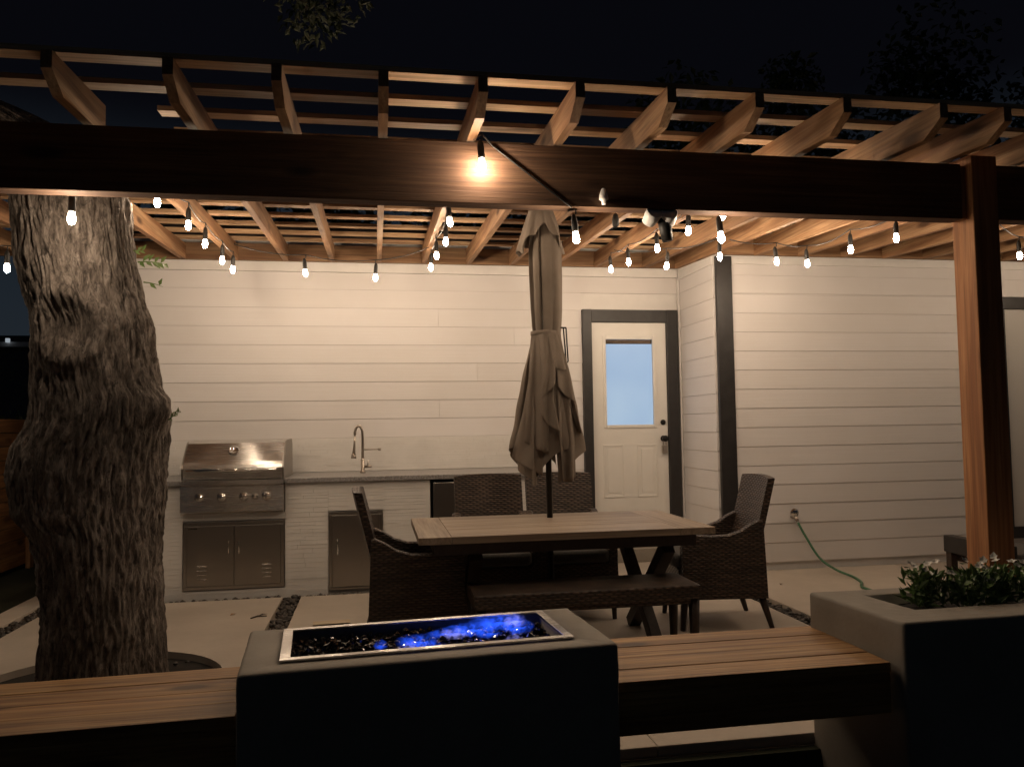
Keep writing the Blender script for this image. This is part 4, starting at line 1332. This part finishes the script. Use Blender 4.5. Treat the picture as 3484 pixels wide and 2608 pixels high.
for q in ((-.02, 2.87, .585, .028, .028, .014, 'flame'), (.10, 2.87, .588, .085, .04, .020, 'flame'), (.14, 2.80, .584, .07, .03, .016, 'flame'), (.08, 2.83, .585, .03, .02, .012, 'flame_pale'),
          (.25, 2.92, .590, .06, .03, .018, 'flame_pale'), (.32, 2.96, .594, .11, .04, .024, 'flame'), (.43, 3.0, .598, .12, .04, .028, 'flame'), (.49, 2.94, .592, .07, .04, .022, 'flame'),
          (.44, 2.80, .586, .034, .022, .018, 'flame_pale'), (.50, 3.02, .594, .05, .03, .026, 'flame_pale'), (.21, 2.95, .588, .07, .025, .014, 'flame'), (.37, 2.90, .588, .06, .03, .014, 'flame')):
    flame(q[0] + .03, *q[1:6], M[q[6]])

def wood_bench(x0, x1, label, yofs, ang):
    t = thing('plank_bench', ((x0 + x1) / 2, 2.95, .2), label, 'bench', 'floating plank benches')
    c = Vector(((x0 + x1) / 2, 2.95, 0))
    for k in range(4):
        y = 2.68 + yofs + k * .1375
        b = MB(); b.box(x0, x1, y + .0013, y + .1358, .41, .45 + rnd.uniform(-.0015, .0015), .004)
        part('plank', around(b, c, ang), M['bench_wood'], t)
    b = MB(); b.box(x0, x1, 2.686 + yofs, 2.724 + yofs, .262, .4095, .003); part('fascia', around(b, c, ang), M['bench_wood'], t)
    b = MB(); b.box(x0, x1, 3.18 + yofs, 3.215 + yofs, .262, .4095, .003); part('fascia', around(b, c, ang), M['bench_wood'], t)
    return t
wood_bench(-2.9, -.452, 'wooden plank bench left of the fire pit in front of the tree', -.075, math.radians(2.2))
wood_bench(.80, 1.872, 'wooden plank bench between fire pit and flower planter', .035, math.radians(.5))

pl = thing('concrete_planter', (3.2, 2.97, -.3), 'long raised concrete planter holding flowers at lower right', 'planter')
b = MB()
framed(b, [(1.90, 2.675), (4.9, 2.72), (4.9, 3.27), (1.855, 3.25)], [(2.075, 2.85), (4.76, 2.88), (4.76, 3.12), (2.045, 3.13)], .60, -.32, .42)
part('concrete_body', b, M['cast'], pl)
b = MB(); g = []
for i in range(41):
    g.append([b.bm.verts.new((2.05 + 2.70 * i / 40, 2.845 + .29 * j / 8, .56 + .02 * noise.noise(Vector((i * .9, j * .9, 1))))) for j in range(9)])
for i in range(40):
    for j in range(8): b.bm.faces.new((g[i][j], g[i + 1][j], g[i + 1][j + 1], g[i][j + 1]))
part('soil', b, M['soil'], pl, smooth=True)

def flower_plant(x, y, hgt, r, nl, nf, label, petal, seed):
    rr = random.Random(seed)
    t = thing('flowering_plant', (x, y, .56), label, 'plant', 'flowering plants in the concrete planter')
    b = MB()
    for _ in range(nl):
        a = rr.random() * 6.28; el = rr.uniform(.15, 1.3)
        d_ = Vector((math.cos(a) * math.cos(el), math.sin(a) * math.cos(el), math.sin(el)))
        p = Vector((x, y, .565)) + Vector((rr.uniform(-r, r) * .8, rr.uniform(-r, r) * .5, hgt * rr.uniform(0, .75)))
        b.leaf(p, d_, (rr.uniform(-1, 1), rr.uniform(-1, 1), 1), rr.uniform(.04, .07), rr.uniform(.016, .028))
    for _ in range(14):
        a = rr.random() * 6.28
        b.tube([(x + rr.uniform(-.02, .02), y, .56), (x + r * .7 * math.cos(a), y + r * .5 * math.sin(a), .56 + hgt * rr.uniform(.6, 1))], .0022, 4)
    part('foliage', b, M['plant_leaf'], t)
    for _ in range(nf):
        b = MB(); a = rr.random() * 6.28; q = r * math.sqrt(rr.random())
        c = Vector((x + q * math.cos(a), y + q * .5 * math.sin(a), .56 + hgt * rr.uniform(.6, 1.12)))
        up = Vector((rr.uniform(-.6, .6), rr.uniform(-.9, .2), 1)).normalized()
        q1 = up.orthogonal().normalized(); q2 = up.cross(q1)
        for k in range(5):
            an = k * 2 * PI / 5
            d_ = (q1 * math.cos(an) + q2 * math.sin(an)) + up * .45
            b.leaf(c, d_, up, rr.uniform(.017, .025), .019)
        part('flower', b, petal, t)
W1, P1 = M['petal'], M['pink_petal']
for a_ in ((2.26, 3.02, .17, .10, 230, 12, 'leftmost flowering plant with white blooms in the planter', W1, 1),
           (2.42, 2.97, .17, .10, 230, 14, 'white flowering plant second from left in the planter', W1, 2),
           (2.59, 3.02, .17, .10, 220, 13, 'white flowering plant just left of the cedar post', W1, 3),
           (2.76, 2.98, .16, .11, 230, 3, 'low green plant with few blooms before the cedar post', W1, 4),
           (2.93, 3.03, .16, .10, 220, 2, 'sparse green plant right of the cedar post base', W1, 5),
           (3.10, 3.0, .18, .10, 200, 9, 'plant with peach blooms at the right picture edge', P1, 6)):
    flower_plant(*a_)

# low dark outdoor chair behind the post
lc = thing('lounge_chair', (5.25, 5.75, 0), 'low dark outdoor lounge chair behind the cedar post', 'chair')
b = MB(); b.box(4.75, 4.84, 5.42, 6.12, .22, .36, .01); part('arm', b, M['black_trim'], lc)
b = MB(); b.prism([(5.42, .22), (5.42, .36), (6.12, .33), (6.12, .20)], 0, 5.68, 5.76); part('arm', b, M['dark_wood'], lc)
b = MB(); b.box(4.842, 5.678, 5.44, 6.1, .14, .20, .01); part('seat', b, M['dark_wood'], lc)
b = MB(); b.box(4.85, 5.67, 5.45, 6.0, .202, .29, .03); part('cushion', b, M['cushion'], lc, smooth=True)
for x in (4.795, 5.72):
    for y in (5.46, 6.08):
        b = MB(); b.box(x - .03, x + .03, y - .03, y + .03, 0, .2195 if x < 5 else .203); part('leg', b, M['dark_wood'], lc)

# small loose things
b = MB(); b.box(-.238, -.10, 3.112, 3.166, .6045, .6105, .001)
tag(part('wood_offcut', around(b, Vector((-.17, 3.12, 0)), .07), M['paper']), 'pale flat offcut lying on the back rim of the fire pit', 'offcut')
b = MB(); b.tube([(-.885, 5.965, .006), (-.84, 6.0, .012), (-.78, 6.015, .006)], [.004, .006, .003], 6); b.leaf((-.84, 6.0, .012), (1, .2, .2), (0, 0, 1), .07, .022)
tag(part('fallen_twig', b, M['dark_wood']), 'dry twig with leaf lying on the concrete slab', 'twig')

rl = random.Random(31)
LEAF_SPOTS = [(.35, 4.02, 'near the fire pit back edge'), (-.35, 5.2, 'beside the pebble strip'), (2.35, 5.9, 'right of the right hand chair'), (3.3, 6.2, 'under the hose on the slab'), (-1.05, 6.1, 'in front of the grill doors'), (2.0, 3.6, 'behind the right bench')]
for x, y, w_ in LEAF_SPOTS:
    b = MB(); a_ = rl.random() * 6
    b.leaf((x, y, .003), (math.cos(a_), math.sin(a_), .12), (0, 0, 1), .06, .026)
    tag(part('fallen_leaf', b, M['fence_wood']), 'small dry fallen leaf lying on the patio ' + w_, 'leaf', 'fallen leaves on the patio')
